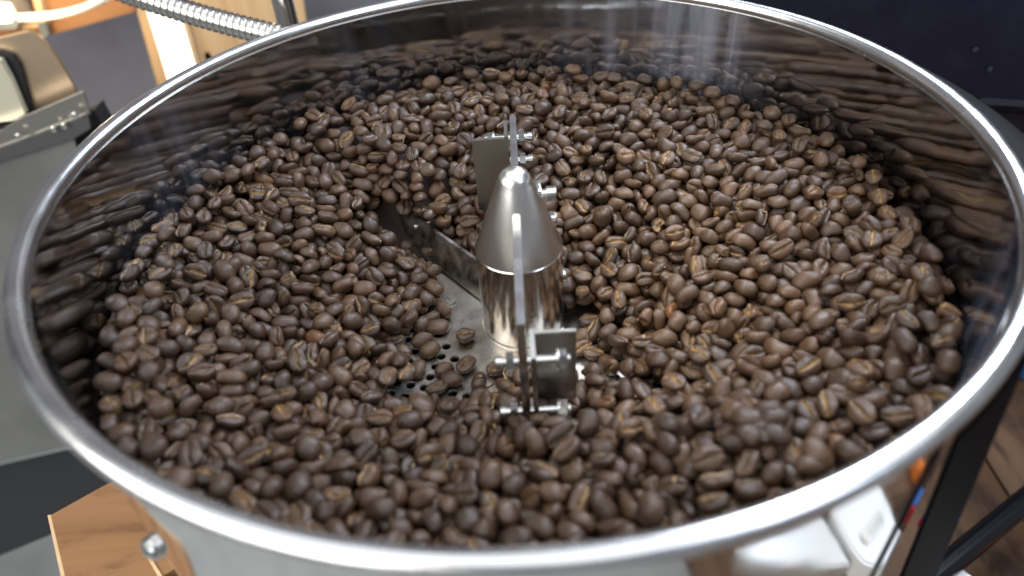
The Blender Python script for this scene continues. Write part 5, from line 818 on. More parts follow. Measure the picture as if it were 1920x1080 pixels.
-1107,356,245,65,-138,23,5,-1115,710,315,107,-78,-42,6,-1126,813,302,-6,7,-86,3,-1089,-1081,338,-7,9,30,9,-1018,-337,191,-112,-29,38,9,-1039,158,176,-31,8,-137,0,
-1024,249,180,1,20,-37,4,-963,-1177,365,-54,-140,11,2,-940,-814,232,-11,28,42,3,-905,-619,163,15,-20,-57,11,-918,-519,174,-110,74,-49,1,-890,-325,146,6,-104,-28,10,
-869,-215,119,109,-4,-46,2,-891,-126,129,-33,13,73,4,-881,460,161,-30,29,-81,1,-857,534,163,-39,20,25,9,-875,752,188,95,-64,-39,11,-904,843,226,-105,13,8,3,
-866,-1363,389,-22,-135,6,6,-865,-1155,349,85,30,17,5,-819,-720,173,50,-121,57,1,-838,-616,147,34,-135,9,3,-761,-422,86,35,-76,-70,5,-790,-352,68,-37,3,-110,8,
-812,-198,56,29,33,80,7,-783,-48,45,-32,40,-6,6,-824,78,69,37,-11,147,7,-778,418,130,9,-107,-51,6,-796,663,120,65,-92,17,9,-843,808,186,-111,-20,-5,5,
-807,-1309,375,145,-43,-8,1,-728,-715,143,138,-32,-14,7,-699,-392,47,-41,-122,28,3,-712,-313,19,-13,-4,-124,3,-715,-144,18,0,0,142,1,-667,132,22,15,13,92,11,
-689,298,38,38,0,136,5,-724,583,46,7,30,43,9,-759,1301,398,14,-126,-25,0,-763,1383,386,113,-52,-16,5,-636,-1419,369,-115,69,-32,8,-608,-1248,329,45,-49,-41,11,
-644,-1113,271,10,50,97,11,-611,-908,175,-39,10,12,11,-598,-699,91,14,33,151,1,-608,-608,84,130,59,-35,0,-600,-513,43,111,-97,33,10,-578,76,41,156,-4,11,8,
-604,447,36,134,76,-8,2,-657,1151,402,-1,34,95,4,-647,1261,360,4,13,82,11,-674,1349,379,-151,-22,17,10,-521,-1364,345,28,-137,19,3,-546,-1281,325,-77,-102,59,3,
-536,-1134,242,-34,13,-24,5,-516,-911,157,-11,-20,-136,10,-510,-614,28,-19,-22,-120,8,-517,-493,37,-116,-10,29,5,-541,1235,341,-14,0,-138,4,-531,1370,368,-123,-82,-2,9,
-526,1470,360,-11,6,-127,8,-469,-1477,370,24,-143,45,3,-439,-1368,338,114,61,-43,7,-421,-584,42,96,-123,2,1,-416,1482,365,60,119,46,7,-337,-1461,346,-21,-9,119,3,
-325,-1349,305,-13,-23,-16,8,-345,-1241,277,-122,-72,60,1,-359,-1030,206,-7,-50,142,3,-331,-902,149,-17,-18,-87,6,-300,-761,103,119,-49,59,11,-306,-637,23,-5,-25,129,6,
-352,1336,327,-1,7,-88,3,-335,1440,352,4,-119,-84,5,-232,-1473,333,-9,22,102,1,-239,-1363,297,-3,-48,-132,11,-221,-1277,284,78,87,15,9,-248,-898,164,7,-130,30,10,
-214,-779,92,-143,-32,45,8,-226,-711,45,100,100,-32,5,-223,-616,42,113,-107,3,1,-238,533,149,-56,-124,-41,2,-232,1223,335,-68,-68,41,10,-238,1330,335,-30,21,-55,1,
-247,1587,380,-75,127,8,10,-121,-1498,334,-11,13,83,0,-125,-1364,328,132,-67,20,4,-155,-1114,252,76,85,13,7,-139,-921,163,110,-76,14,7,-135,-773,82,-47,75,-119,10,
-101,-602,37,-127,19,4,3,-111,1012,301,-101,-110,2,9,-142,1109,315,102,-84,-42,9,-126,1251,317,23,-4,-1,11,-139,1463,371,-127,-85,-17,10,-150,1552,383,37,149,16,5,
-44,-1508,339,-7,4,85,8,-41,-1394,344,129,65,-2,6,-28,-1288,304,-27,-6,83,10,-45,-1022,219,116,-27,6,0,-17,1105,307,-57,-73,44,11,-17,1234,338,-93,-79,7,6,
-46,1437,362,-4,-17,119,11,35,-1515,347,-7,-2,37,11,70,-1381,354,54,115,25,7,77,-546,40,-83,-101,34,8,49,345,79,-58,-128,-34,6,68,993,281,19,111,105,11,
59,1117,316,-144,5,0,6,94,1197,342,-100,-108,-25,6,179,-1497,389,-149,-17,-47,11,202,-1354,334,-17,-8,-59,6,184,-1144,272,45,-127,76,3,165,-1047,211,-10,-15,-61,4,
165,-948,197,119,67,13,5,146,-867,171,39,127,-7,7,149,465,106,25,7,-87,1,160,527,155,-23,104,111,8,186,896,237,10,5,-32,1,183,995,277,-72,100,-16,5,
192,1335,365,9,-8,62,1,183,1480,400,100,-118,-6,6,193,1609,383,-152,-3,-1,3,266,-1470,376,-129,-43,29,5,290,-1370,351,112,5,-13,3,243,-1078,258,69,81,30,8,
272,-591,33,-2,-49,-130,0,248,148,38,-44,-136,37,10,261,214,71,140,-4,35,7,253,570,176,-21,-40,144,4,267,1084,295,11,22,-140,5,274,1469,364,-2,9,-17,6,
304,1590,378,37,136,34,10,423,-1527,384,111,-72,27,3,387,-1368,340,-142,30,4,0,386,-1290,322,134,-42,20,8,361,-1194,295,124,-95,18,5,362,244,74,12,-26,70,5,
384,1014,316,-130,-64,-24,2,378,1466,350,4,3,34,1,490,-1488,366,58,-76,-44,7,508,-1410,344,145,-5,1,0,480,-1296,321,123,-26,10,9,462,-500,16,2,-1,110,0,
462,111,72,-47,-141,2,9,459,327,163,-30,-10,-27,6,485,1127,345,-111,107,8,3,516,1225,326,-8,2,-120,10,498,1366,351,-81,131,19,5,527,1462,373,-92,-90,26,4,
589,-1413,353,89,113,-4,8,574,-1321,344,12,93,81,11,525,-588,93,36,-4,-128,7,597,-551,42,-115,38,-21,9,564,-351,16,-2,1,109,3,490,-255,43,-86,44,-40,4,
587,894,326,-71,116,2,7,601,1217,319,0,1,-64,9,629,1339,355,-147,16,-9,10,606,1466,376,31,-139,-52,0,692,-1442,348,13,-2,-131,3,669,-1359,349,-21,-13,128,8,
640,-584,86,17,50,-15,11,637,-267,76,74,115,25,0,667,-79,82,-23,-35,71,8,638,72,102,-27,-43,108,2,685,226,184,8,126,56,7,678,1237,346,95,17,29,8,
720,1365,374,-120,-25,-14,10,788,-1377,382,23,4,-119,3,838,-1235,451,-82,122,10,6,706,-660,193,35,-29,-1,9,767,-589,122,59,92,-29,2,759,-539,78,-128,-81,7,7,
721,-483,46,-48,121,-5,9,736,37,160,-50,123,1,3,788,431,243,21,145,20,3,791,549,280,-128,-68,-28,2,812,782,346,-11,129,9,11,791,908,336,-31,-22,58,8,
825,1019,323,3,-4,-27,9,803,1259,371,97,-37,-7,11,864,-793,309,107,-80,25,3,830,-444,130,18,-27,-38,0,846,-336,170,-86,-7,-33,2,871,386,229,23,13,-136,10,
875,463,275,-66,-124,-29,7,878,559,298,8,149,35,5,910,797,314,0,1,-42,5,908,1140,374,80,49,55,9,1066,-1225,437,-154,-22,4,5,978,-634,241,-48,136,-29,9,
1010,150,241,-2,-16,26,6,1007,673,306,4,-3,136,2,1033,810,317,4,-8,108,11,1011,906,325,5,-11,65,2,1026,997,376,-142,-40,-18,4,1145,-1049,395,-12,12,74,6,
1110,-744,280,-17,-2,23,7,1115,-658,279,58,54,40,2,1100,177,270,24,-3,-111,7,1144,472,309,10,-2,-147,7,1118,791,335,131,-36,3,9,1188,72,309,-90,107,-5,9,
1203,409,339,-91,-4,-18,11,1232,502,340,-4,115,-87,0,1239,609,314,6,-4,-61,2,1210,690,337,133,-45,6,2,1323,393,356,2,119,80,6,1348,596,334,16,-2,-101,7,
1337,729,350,10,-15,-7,3,1337,801,385,-149,-31,-14,2,1442,407,343,-7,-3,98,3,-1528,-62,339,150,-6,-23,7,-1428,135,316,8,11,0,9,-1318,-175,302,137,-48,26,2,
-1305,119,310,-56,71,-125,1,-1350,808,394,-75,-33,28,11,-1242,-960,359,106,87,20,9,-1159,-1049,342,-13,-7,-116,8,-1081,-499,200,-32,0,-119,9,-1047,-180,191,8,17,33,0,
-1080,621,282,36,74,125,3,-1077,-1156,357,-24,4,49,11,-956,730,233,-120,62,24,3,-947,801,218,22,24,-33,9,-908,-1289,382,-30,139,-53,1,-907,-1129,341,-27,24,57,2,
-877,-752,215,61,-53,1,8,-872,-471,142,-111,24,-21,9,-851,-384,137,133,-36,-73,8,-849,-166,112,-100,-21,-7,11,-828,9,101,45,-99,-111,1,-850,368,154,16,-28,-85,3,
-819,487,136,31,48,59,2,-837,-1216,363,73,65,27,1,-758,-647,141,-140,-25,42,10,-755,-571,115,-27,40,145,3,-757,-252,37,16,38,-3,11,-740,-184,79,-141,67,11,1,
-724,214,80,63,29,-62,11,-737,497,99,117,-66,-34,10,-746,597,122,-99,75,-35,3,-829,1322,408,114,100,-27,2,-731,-1347,356,13,23,16,11,-681,-1186,304,-10,21,47,2,
-690,-955,207,-28,-23,-117,6,-641,-718,157,94,-30,-9,10,-659,-672,120,28,-85,-114,7,-654,-359,41,-88,66,3,5,-662,214,48,-49,-134,-9,8,-683,515,37,37,7,124,11,
-710,1426,368,5,-2,81,9,-584,-1350,357,-94,-45,75,10,-535,-555,50,-23,-84,-6,7,-608,1193,393,-42,55,-34,6,-587,1311,366,-59,-133,-5,3,-604,1411,359,-7,10,-141,5,
-563,-1445,368,-47,102,-91,8,-467,-1281,315,-69,-122,49,6,-488,-1089,220,-2,44,90,11,-464,-624,93,27,76,-39,4,-468,-532,40,54,-136,-22,2,-476,1208,364,-18,35,-138,6,
-391,-1392,344,16,49,2,8,-397,-1302,315,82,79,-57,8,-377,-968,190,-106,-113,13,5,-350,-809,118,-5,-3,115,0,-381,1180,371,-38,-15,130,10,-396,1392,374,14,110,73,4,
-363,1498,371,-92,-2,-59,9,-296,-1406,347,-11,130,-31,2,-287,-1296,303,-110,91,-3,0,-266,-832,127,3,-10,53,7,-280,-700,75,-60,127,48,1,-262,-530,35,145,61,0,9,
-287,1289,324,-12,17,-69,0,-300,1393,359,-19,102,75,10,-213,-1564,381,136,-45,-3,3,-180,-1416,335,34,119,6,10,-234,-1060,220,34,19,38,5,-195,-972,173,-22,15,101,3,
-158,-730,69,-130,-50,-42,8,-163,959,307,-43,-137,11,7,-177,1294,350,78,-112,74,9,-201,1514,380,102,-31,20,1,-88,-1571,371,-108,7,-10,9,-103,-1424,386,97,103,7,10,
-90,-1276,300,-42,-28,65,11,-81,-960,169,7,44,69,2,-69,-729,53,-11,70,106,1,-50,-656,59,-90,-92,-19,1,-96,505,114,-60,123,-24,3,-86,1071,330,72,96,11,10,
-92,1164,326,-85,-124,-8,6,-5,-1619,373,-96,40,-38,2,20,-1450,353,-42,3,51,6,17,-1319,334,61,64,35,5,108,-1556,352,5,-2,-154,9,105,-1476,382,85,-90,0,3,
125,-1322,326,-5,-27,-96,3,93,-989,174,-17,-18,-57,9,108,-906,182,117,-34,-18,7,86,-694,86,118,-82,38,7,102,282,39,44,10,-130,10,77,519,132,-101,-107,-32,0,
108,623,192,-38,-130,5,0,120,837,254,125,-2,22,5,135,1537,385,7,-29,-93,11,224,-1434,373,17,-87,-110,6,258,-1297,339,-86,-61,95,4,226,1162,321,-12,-38,145,2,
259,1547,380,114,-32,-9,2,341,-1443,369,-89,-103,60,0,329,-1306,337,-16,-16,26,0,323,932,282,-137,26,-17,8,336,1307,372,76,-135,-11,3,356,1396,366,41,18,9,10,
420,-1439,365,71,122,11,3,460,-1342,369,121,-32,-41,8,425,187,66,36,-9,-13,9,400,517,207,-66,119,11,9,404,946,317,55,105,-35,8,425,1185,334,6,-7,-133,7,
546,-1498,346,-14,-2,60,0,532,-1347,366,112,-36,35,6,527,-1249,337,-66,-59,77,5,487,-549,45,50,13,-19,10,502,-47,41,-51,26,3,2,472,44,87,76,-125,-45,3,
522,628,236,-10,6,16,3,564,1290,332,6,35,150,9,560,1389,348,-20,44,-83,9,630,-1409,393,60,96,56,5,639,-1275,390,-142,57,14,1,577,-285,33,-20,-12,-47,8,
625,-12,75,-7,-37,18,2,657,850,309,-6,-15,136,3,660,1172,338,48,11,-12,7,725,-1450,392,-28,25,-138,6,747,-1283,411,-70,25,-24,2,658,-618,158,84,97,90,11,
705,-543,120,89,-75,-45,4,661,-196,106,-12,-85,-25,0,681,-14,117,12,19,106,10,700,289,212,91,88,-49,3,773,1077,360,66,-111,35,3,732,1207,349,-45,87,-55,7,
729,1303,367,-47,-105,74,7,902,-1271,426,6,-10,60,11,776,-550,125,-13,45,109,1,752,-467,107,35,38,-10,6,804,95,181,6,-24,7,11,844,863,340,-110,-109,-1,3,
859,1179,375,-106,90,1,1,980,-1256,425,4,0,114,7,984,-1133,450,-110,-73,62,1,883,-491,184,-80,123,-35,10,970,848,333,11,-31,33,9,1104,-1123,430,60,144,-12,3,
1067,-606,242,-2,-19,-30,11,1209,-997,406,87,-59,-11,7,1176,-709,316,46,-112,5,10,1159,649,332,143,-43,-12,10,1178,863,367,-35,-19,58,5,1201,935,387,47,-111,-98,0,
1275,-84,326,-2,152,26,10,1286,658,349,98,-109,-6,7,1256,759,363,-60,111,-14,1,1374,356,365,-32,69,-87,10,1426,755,374,4,-12,17,5,-1557,-136,358,-88,-121,27,10,
-1576,386,378,-1,10,-108,2,-1320,-913,362,32,3,56,9,-1052,-1067,389,13,-22,-51,11,-973,668,256,-40,38,-92,7,-958,-1240,392,-82,28,-13,5,-1025,-1096,371,72,96,7,8,
-795,-1319,406,8,-1,144,1,-896,-1218,385,-94,-77,-54,10,-764,-873,296,-129,-15,45,1,-798,-409,140,143,63,9,5,-748,543,160,-39,-135,-40,7,-730,-1270,334,-6,13,48,2,
-781,-1173,347,-96,53,-4,7,-731,-920,231,49,-103,-84,5,-754,-826,195,-52,137,35,5,-650,-404,74,-45,-40,84,11,-692,267,84,24,31,-141,11,-725,-1456,372,120,-19,-18,5,
-658,-1306,352,44,140,-17,9,-535,-1384,403,154,12,-23,0,-550,1256,396,-5,37,141,1,-469,-1437,370,-42,-9,-23,5,-459,-1320,369,-130,-68,29,7,-351,-1538,398,-79,106,-15,6,
-347,-1286,336,22,49,16,2,-332,-716,121,-61,97,-55,7,-310,1344,388,-57,-39,92,11,-341,1585,374,-12,139,59,8,-273,-1513,367,30,-11,-115,7,-222,-1375,372,92,-24,-62,0,
-196,-753,114,12,29,47,3,-197,-663,77,43,0,-100,2,-163,-1514,392,-65,116,-12,9,-168,-1346,338,11,-44,-110,5,-24,-1513,412,-66,121,-34,2,-24,-1371,371,-8,-5,-85,9,
-9,-792,123,-34,-65,-80,6,-2,1624,395,-60,15,-8,9,42,-1569,406,110,-22,-24,8,52,-1379,382,19,-23,-38,11,67,305,114,-26,-101,28,7,208,-1568,383,147,46,0,3,
151,-1395,373,-59,92,80,11,79,527,169,25,-19,-143,0,316,-1518,390,-65,-82,61,10,306,-1359,409,-64,-107,94,8,243,-728,137,-22,38,141,1,314,1445,405,24,-26,151,2,
267,1584,415,45,138,37,7,370,-1501,409,110,46,6,9,365,-1386,392,-124,94,-10,2,391,-1232,329,0,-25,-97,7,503,-1413,401,83,-34,-21,4,492,-1295,364,-38,-14,102,9,
589,-1431,389,14,-15,-28,9,555,-1281,409,-70,130,-36,11,569,-59,73,62,-67,-60,3,584,1230,369,1,-3,-68,11,626,-1499,377,-137,-23,-31,0,719,-1326,400,49,121,17,6,
675,1118,383,-144,-60,-8,2,694,1214,393,8,21,-86,1,842,-1325,440,-63,-92,-26,6,726,-627,170,26,90,53,1,734,-436,109,-117,29,52,10,687,-55,168,8,-11,-103,8,
790,-578,183,5,-5,-79,2,1044,-1163,450,-14,134,-2,5,1214,-1065,430,54,-79,74,3,1266,-993,379,-2,30,101,8,1277,-903,348,-11,-15,-75,0,1305,-108,357,4,6,70,4,
-1283,-974,370,-15,-32,26,11,-1137,-1032,412,-123,-42,57,2,-1024,-1174,420,-102,103,21,1,-1008,-1262,384,-102,-82,50,2,-858,-1257,416,-6,-5,26,6,-707,-1284,388,-25,78,-127,5,
-636,-1509,380,-96,1,-30,6,-655,-1335,389,11,5,43,1,-547,-1525,376,19,151,-24,9,-501,-1283,369,-68,-45,55,1,-429,-534,77,-44,-43,68,11,-516,1324,398,-48,-25,139,2,
-528,1532,374,-35,3,27,11,-403,-1484,371,49,28,98,7,-379,1322,427,97,77,-71,10,-288,-1427,414,109,-108,28,4,-201,-1451,382,21,5,150,11,-162,-1615,383,13,21,-11,8,
-166,-1373,409,-55,-138,-8,8,-78,-1314,346,5,10,-140,0,-64,-1621,370,-11,-33,133,9,-26,-1434,419,-51,132,31,5,0,-844,219,9,21,0,11,119,-1628,386,-18,147,42,1,
116,-1446,392,39,44,144,0,96,-1321,375,-2,-3,-36,2,63,-752,127,123,36,71,6,260,-1621,400,-53,56,72,2,272,-1456,432,-19,-110,-78,1,370,-1440,436,-91,-100,35,6,
442,-1468,423,75,102,31,6,424,-1370,422,-40,111,-51,2,541,-1492,418,151,12,19,7,513,-1353,408,23,-12,-29,1,691,-1381,423,-136,69,-16,9,784,-1411,425,23,-18,147,6,
773,-1274,475,32,-133,44,10,955,-1326,456,-86,-77,-34,0,934,-1216,457,-26,39,105,1,837,-559,234,-30,95,3,1,1178,-1110,442,20,-62,57,6,1222,-985,432,6,35,115,9,
1546,-306,403,53,-50,-54,5,-1358,-860,375,-71,-63,63,7,-1266,1050,395,92,-20,81,10,-956,-1292,432,149,7,17,7,-824,-1370,427,37,-70,91,11,-762,-1217,372,20,-1,50,11,
-707,-1424,370,3,64,103,0,-686,-1237,365,-39,13,19,2,-672,1389,407,31,43,137,5,-549,-1486,409,20,7,-19,6,-584,-1269,377,-3,7,-44,7,-436,-1559,362,-8,8,111,9,
-416,-1342,406,-115,-65,26,8,-388,-1559,410,14,-8,-56,8,-337,-1357,370,-8,21,-65,11,-335,1564,394,31,-36,82,5,-266,-1589,386,30,-6,-74,7,-136,-1557,429,-125,58,6,7,
-85,-1494,428,-35,124,-19,8,-60,-1338,401,-28,5,152,3,64,-1550,421,6,53,86,6,108,-1383,432,24,-99,-51,9,130,-1539,405,-28,34,-47,7,173,-1428,440,83,128,28,2,
253,-1531,417,-10,-15,52,4,237,-1372,430,28,47,-102,11,197,-786,155,-38,-24,-22,2,346,-1603,399,-95,-6,16,6,497,-1562,403,-63,99,49,9,392,-1325,417,-60,26,-98,5,
611,-1348,401,-25,-5,41,2,676,-1309,444,-78,-77,-47,7,865,-1365,428,52,-15,68,6,1046,-1262,477,-53,-47,-14,11,1289,-959,444,38,114,37,6,1332,-918,371,-7,30,-60,2,
-897,981,16,0,0,26,1,-799,801,34,156,14,0,9,-1285,-962,456,-15,8,-45,8,-1215,-1049,442,106,-102,-1,10,-1161,-1108,451,13,-7,-29,8,-1097,-1172,458,14,-5,-42,1,
-892,-1335,462,9,-5,-4,3,-762,-1413,452,-15,4,-26,0,-663,-1462,446,-16,5,-10,0,-75,-1603,437,154,20,0,0,176,-1595,438,-138,40,8,7,272,-1582,458,5,-1,33,9,
656,-1465,442,-4,-2,6,10,-1072,-1106,458,-8,0,-71,4,-790,-1322,474,-17,-2,-63,6,-693,-1375,465,130,-68,0,7,-616,-1411,457,153,-20,-1,7,-539,-1443,479,152,0,-3,7,
-457,-1471,454,146,-2,-5,4,-367,-1496,479,143,-19,-2,8,-300,-1511,446,-17,5,12,8,-196,-1528,452,-155,-12,-1,4,513,-1452,473,-6,-2,4,6,587,-1424,458,142,-17,11,6,
752,-1344,478,2,1,6,1,-1006,-1219,480,6,-3,-18,5,-927,-1280,490,151,-12,-5,8,-265,-1558,484,142,-53,1,0,-59,-1579,502,-10,2,17,8,73,-1578,502,12,-5,41,7,
415,-1525,475,-16,2,36,0,1196,-1033,485,-119,-90,3,8,-858,-1194,451,137,-56,-3,6,-777,-1248,465,-135,52,-4,8,-695,-1295,461,118,-79,2,7,-630,-1328,450,-126,90,1,7,
-468,-1393,442,-143,-25,-9,1,-371,-1423,469,0,0,26,6,-172,-1460,451,-6,-2,-44,3,103,-1466,472,-12,2,22,10,542,-1366,469,-155,-9,1,2,1133,-1130,381,-7,6,70,4,
971,-1237,490,-7,22,123,1,-964,-1157,414,-132,-58,-8,7,1010,-1238,231,5,-7,95,8,758,-1365,435,-8,12,100,10,1158,-1104,-32,-6,2,33,6,-1178,-1082,180,4,-5,85,4,
1027,-1227,128,-12,12,76,7,959,-1279,161,-35,-148,-21,5,1117,-1145,-80,-5,18,127,3,436,-1403,396,-17,14,70,7,-1148,-1114,73,-16,-155,-14,6,
]).reshape(-1, 7)
N = len(BEANS)
pos = BEANS[:, :3]*1e-4
rv = BEANS[:, 3:6]/50.; ra = np.linalg.norm(rv, axis=1)+1e-9
quat = np.concatenate([np.cos(ra/2)[:, None], rv/ra[:, None]*np.sin(ra/2)[:, None]], 1)
kind = BEANS[:, 6]
ANG = [-90, -85, -79, -70, -52, -28, 0, 30, 60, 90, 120, 150, 180, 208, 232, 250, 259, 265]
NV = 15
def bean_shape(L, W, T, seed, broken=False):
    r = np.random.default_rng(seed); V = []; K = []
    bend = r.uniform(-.05, .05)*L; sc_ = r.uniform(.015, .06)*W*r.choice([-1, 1]); ph = r.uniform(0, 6); depth = r.uniform(.17, .27)
    ta = r.uniform(-.10, .10); wob = r.uniform(-1, 1, (3, 4))
    for i in range(NV+1):
        a = PI*i/NV; ca, sa = math.cos(a), math.sin(a)
        for b in ANG:
            bb = math.radians(b); cb, sb = math.cos(bb), math.sin(bb)
            q = sa**.80
            y = q*cb*W/2*(1+ta*ca); z = sb
            z = (q*z*.72*T) if z > 0 else -(q*.28*T*abs(z)**.62)
            x = ca*L/2
            y += bend*(sa*sa-.5)
            k = 0.
            if b < 0 and b >= -90 or b > 180:
                off = abs(((b+90+180) % 360)-180)
                y += sc_*math.sin(2*PI*x/L*1.1+ph)*math.exp(-(off/45)**2)*sa
                env = min(1, sa*1.6)
                if off < 1: z += depth*T*env; k = 1.
                elif off < 6: z += depth*T*.62*env; k = .95
                elif off < 12: z -= .012*T*env; k = .45
                elif off < 25: z -= .06*T*env
            z += T*.055*(math.sin(2.3*x/L*2*PI*.6+wob[0, 0]*3+cb*2)+math.sin(3*bb+wob[0, 1]*3)*.6)*sa
            y += W*.032*math.sin(3*a+wob[1, 0]*3+bb)*sa
            if broken:
                lim = L*(.12+.07*math.sin(3*bb+wob[2, 0]*3)+.04*math.sin(5*bb+wob[2, 1]*3))
                if x > lim: x = lim+(x-lim)*.10; y *= 1-.25*((x-lim)/L); k = max(k, .55 if ca > .3 and sa < .8 else k)
            V.append((x, y, z)); K.append(k)
    return np.array(V)*.001, np.array(K)
shapes = [[bean_shape(*SIZES[k], 100+k*7+j, j == 5) for j in range(6)] for k in range(12)]
nA = len(ANG); FQ = []
for i in range(NV):
    for j in range(nA):
        k = (j+1) % nA; FQ.append((i*nA+j, i*nA+k, (i+1)*nA+k, (i+1)*nA+j))
FQ = np.array(FQ)
VPB = (NV+1)*nA
br = np.random.default_rng(77)
tone = br.random(N); tone = np.where(br.random(N) < .998, tone*.93, .99); chaff = br.random(N); vari = np.where(br.random(N) < .05, 5, br.integers(0, 5, N))
ssc = br.uniform(.90, 1.07, (N, 3))
def qrot(q):
    w, x, y, z = q
    return np.array([[1-2*(y*y+z*z), 2*(x*y-z*w), 2*(x*z+y*w)], [2*(x*y+z*w), 1-2*(x*x+z*z), 2*(y*z-x*w)], [2*(x*z-y*w), 2*(y*z+x*w), 1-2*(x*x+y*y)]])
def bean_arrays(idx, local=False):
    Vs, Cs, Ls = [], [], []
    for i in idx:
        v, k = shapes[kind[i]][vari[i]]; v = v*ssc[i]
        Vs.append(v if local else v @ qrot(quat[i]).T + pos[i])
        c = np.ones((VPB, 4)); c[:, 0] = k; c[:, 1] = tone[i]; c[:, 2] = chaff[i]; Cs.append(c)
        Ls.append(v+np.array([(i % 97)*.031, (i % 89)*.037, (i % 83)*.029]))
    return np.concatenate(Vs), np.concatenate(Cs), np.concatenate(Ls)
def bean_mesh(name, V, C_, L_, n):
    me = bpy.data.meshes.new(name)
    F = (FQ[None]+np.arange(n)[:, None, None]*VPB).reshape(-1, 4)
    me.vertices.add(len(V)); me.vertices.foreach_set('co', V.astype(np.float32).ravel())
    me.loops.add(F.size); me.loops.foreach_set('vertex_index', F.astype(np.int32).ravel())
    me.polygons.add(len(F)); me.polygons.foreach_set('loop_start', (np.arange(len(F))*4).astype(np.int32))
    me.polygons.foreach_set('use_smooth', np.ones(len(F), bool))
    me.update(calc_edges=True)
    a = me.attributes.new('tint', 'FLOAT_COLOR', 'POINT'); a.data.foreach_set('color', C_.astype(np.float32).ravel())
    a = me.attributes.new('lp', 'FLOAT_VECTOR', 'POINT'); a.data.foreach_set('vector', L_.astype(np.float32).ravel())
    me.materials.append(m_bean); return me
NI = 300
# where each of the 300 largest-looking beans lies, in words
HOURS = ['twelve', 'one', 'two', 'three', 'four', 'five', 'six', 'seven', 'eight', 'nine', 'ten', 'eleven']
def words(i):
    x, y, z = pos[i]; r = math.hypot(x, y); th = math.degrees(math.atan2(x, y)) % 360
    hh = int(round(th/15)) % 24
    clock = ("%s o'clock" % HOURS[hh//2]) if hh % 2 == 0 else 'half past %s' % HOURS[hh//2]
    ring = 'beside the hub' if r < .048 else 'inner slope' if r < .078 else 'middle slope' if r < .105 else 'outer slope' if r < .135 else 'near the wall'
    up = qrot(quat[i])[2, 2]
    face = 'crease up' if up < -.45 else 'round side up' if up > .45 else 'on edge'
    tn = 'reddish' if tone[i] > .95 else 'darkest brown' if tone[i] < .25 else 'dark brown' if tone[i] < .5 else 'mid brown' if tone[i] < .72 else 'lighter brown'
    return tn, face, clock, ring
cells = {}
def px(i):
    v = Vector(pos[i])-CAM; zz = v.dot(F_); return v.dot(R_)/zz, -v.dot(U_)/zz
for i in range(min(NI, N)): cells.setdefault(words(i), []).append(i)
lab = {}
ORD = {2: ['left', 'right'], 3: ['left', 'middle', 'right'], 4: ['leftmost', 'second from left', 'third from left', 'rightmost']}
for (tn, face, clock, ring), ids in cells.items():
    base_ = '%s bean, %s, %s, %s' % (tn, face, ring, clock)
    ids = sorted(ids, key=lambda i: px(i)[0])
    for k, i in enumerate(ids):
        lab[i] = base_ if len(ids) == 1 else base_ + ', ' + ORD.get(len(ids), ORD[4])[k if len(ids) < 4 else (0 if k == 0 else 3 if k == len(ids)-1 else min(k, 2))]
for i in range(NI):
    V, C_, L_ = bean_arrays([i], True)
    o = bpy.data.objects.new('coffee_bean', bean_mesh('coffee_bean', V, C_, L_, 1)); COL.objects.link(o)
    o.location = pos[i]; o.rotation_mode = 'QUATERNION'; o.rotation_quaternion = quat[i]
    tag(o, lab[i], 'coffee bean', 'roasted coffee beans in the cooling tray')
V, C_, L_ = bean_arrays(range(NI, N))
o = bpy.data.objects.new('coffee_beans', bean_mesh('coffee_beans', V, C_, L_, N-NI)); COL.objects.link(o)
tag(o, 'mass of smaller looking roasted brown coffee beans filling the tray', 'coffee beans', None, 'stuff')
# flakes of pale chaff that came off the beans
bm = bmesh.new(); fr_ = np.random.default_rng(9)
for k in range(40):
    i = int(fr_.integers(0, 1400)); c = Vector(pos[i])+Vector((0, 0, SIZES[kind[i]][2]*.00055)); a = fr_.uniform(0, 6.28); L0 = fr_.uniform(.0006, .0014); w0 = L0*.45
    u = Vector((math.cos(a), math.sin(a), fr_.uniform(-.3, .3))); w = Vector((-math.sin(a), math.cos(a), fr_.uniform(-.5, .5)))
    rows_ = [[bm.verts.new(c+u*L0*s+w*w0*q*(1-.5*abs(s))+Vector((0, 0, .0006*abs(q)+.0002*s))) for q in (-1, 0, 1)] for s in (-1, 0, 1)]
    for A, B in zip(rows_, rows_[1:]):
        for j in range(2): bm.faces.new((A[j], A[j+1], B[j+1], B[j]))
o = link('chaff', bm, mat('pale_chaff', (.36, .23, .10), .6), None, 0); tag(o, 'tiny pale flakes of chaff scattered over the coffee beans', 'chaff', None, 'stuff')
# the packed beans underneath
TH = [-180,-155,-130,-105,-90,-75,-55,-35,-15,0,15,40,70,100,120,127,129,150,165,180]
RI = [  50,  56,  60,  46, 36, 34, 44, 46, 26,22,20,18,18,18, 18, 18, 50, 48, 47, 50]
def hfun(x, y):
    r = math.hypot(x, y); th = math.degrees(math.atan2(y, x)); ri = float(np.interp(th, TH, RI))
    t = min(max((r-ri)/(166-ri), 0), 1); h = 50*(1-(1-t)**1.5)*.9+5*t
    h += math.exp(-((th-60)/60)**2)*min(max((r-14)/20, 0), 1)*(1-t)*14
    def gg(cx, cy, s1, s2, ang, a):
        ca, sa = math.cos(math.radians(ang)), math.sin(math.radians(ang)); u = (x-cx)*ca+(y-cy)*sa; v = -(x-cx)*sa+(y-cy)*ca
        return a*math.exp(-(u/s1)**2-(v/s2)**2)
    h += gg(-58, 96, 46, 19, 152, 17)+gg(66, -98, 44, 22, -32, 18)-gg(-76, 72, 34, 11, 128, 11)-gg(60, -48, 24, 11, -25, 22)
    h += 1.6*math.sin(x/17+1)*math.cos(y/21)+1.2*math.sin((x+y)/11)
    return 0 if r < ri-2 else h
bm = bmesh.new(); rings = []
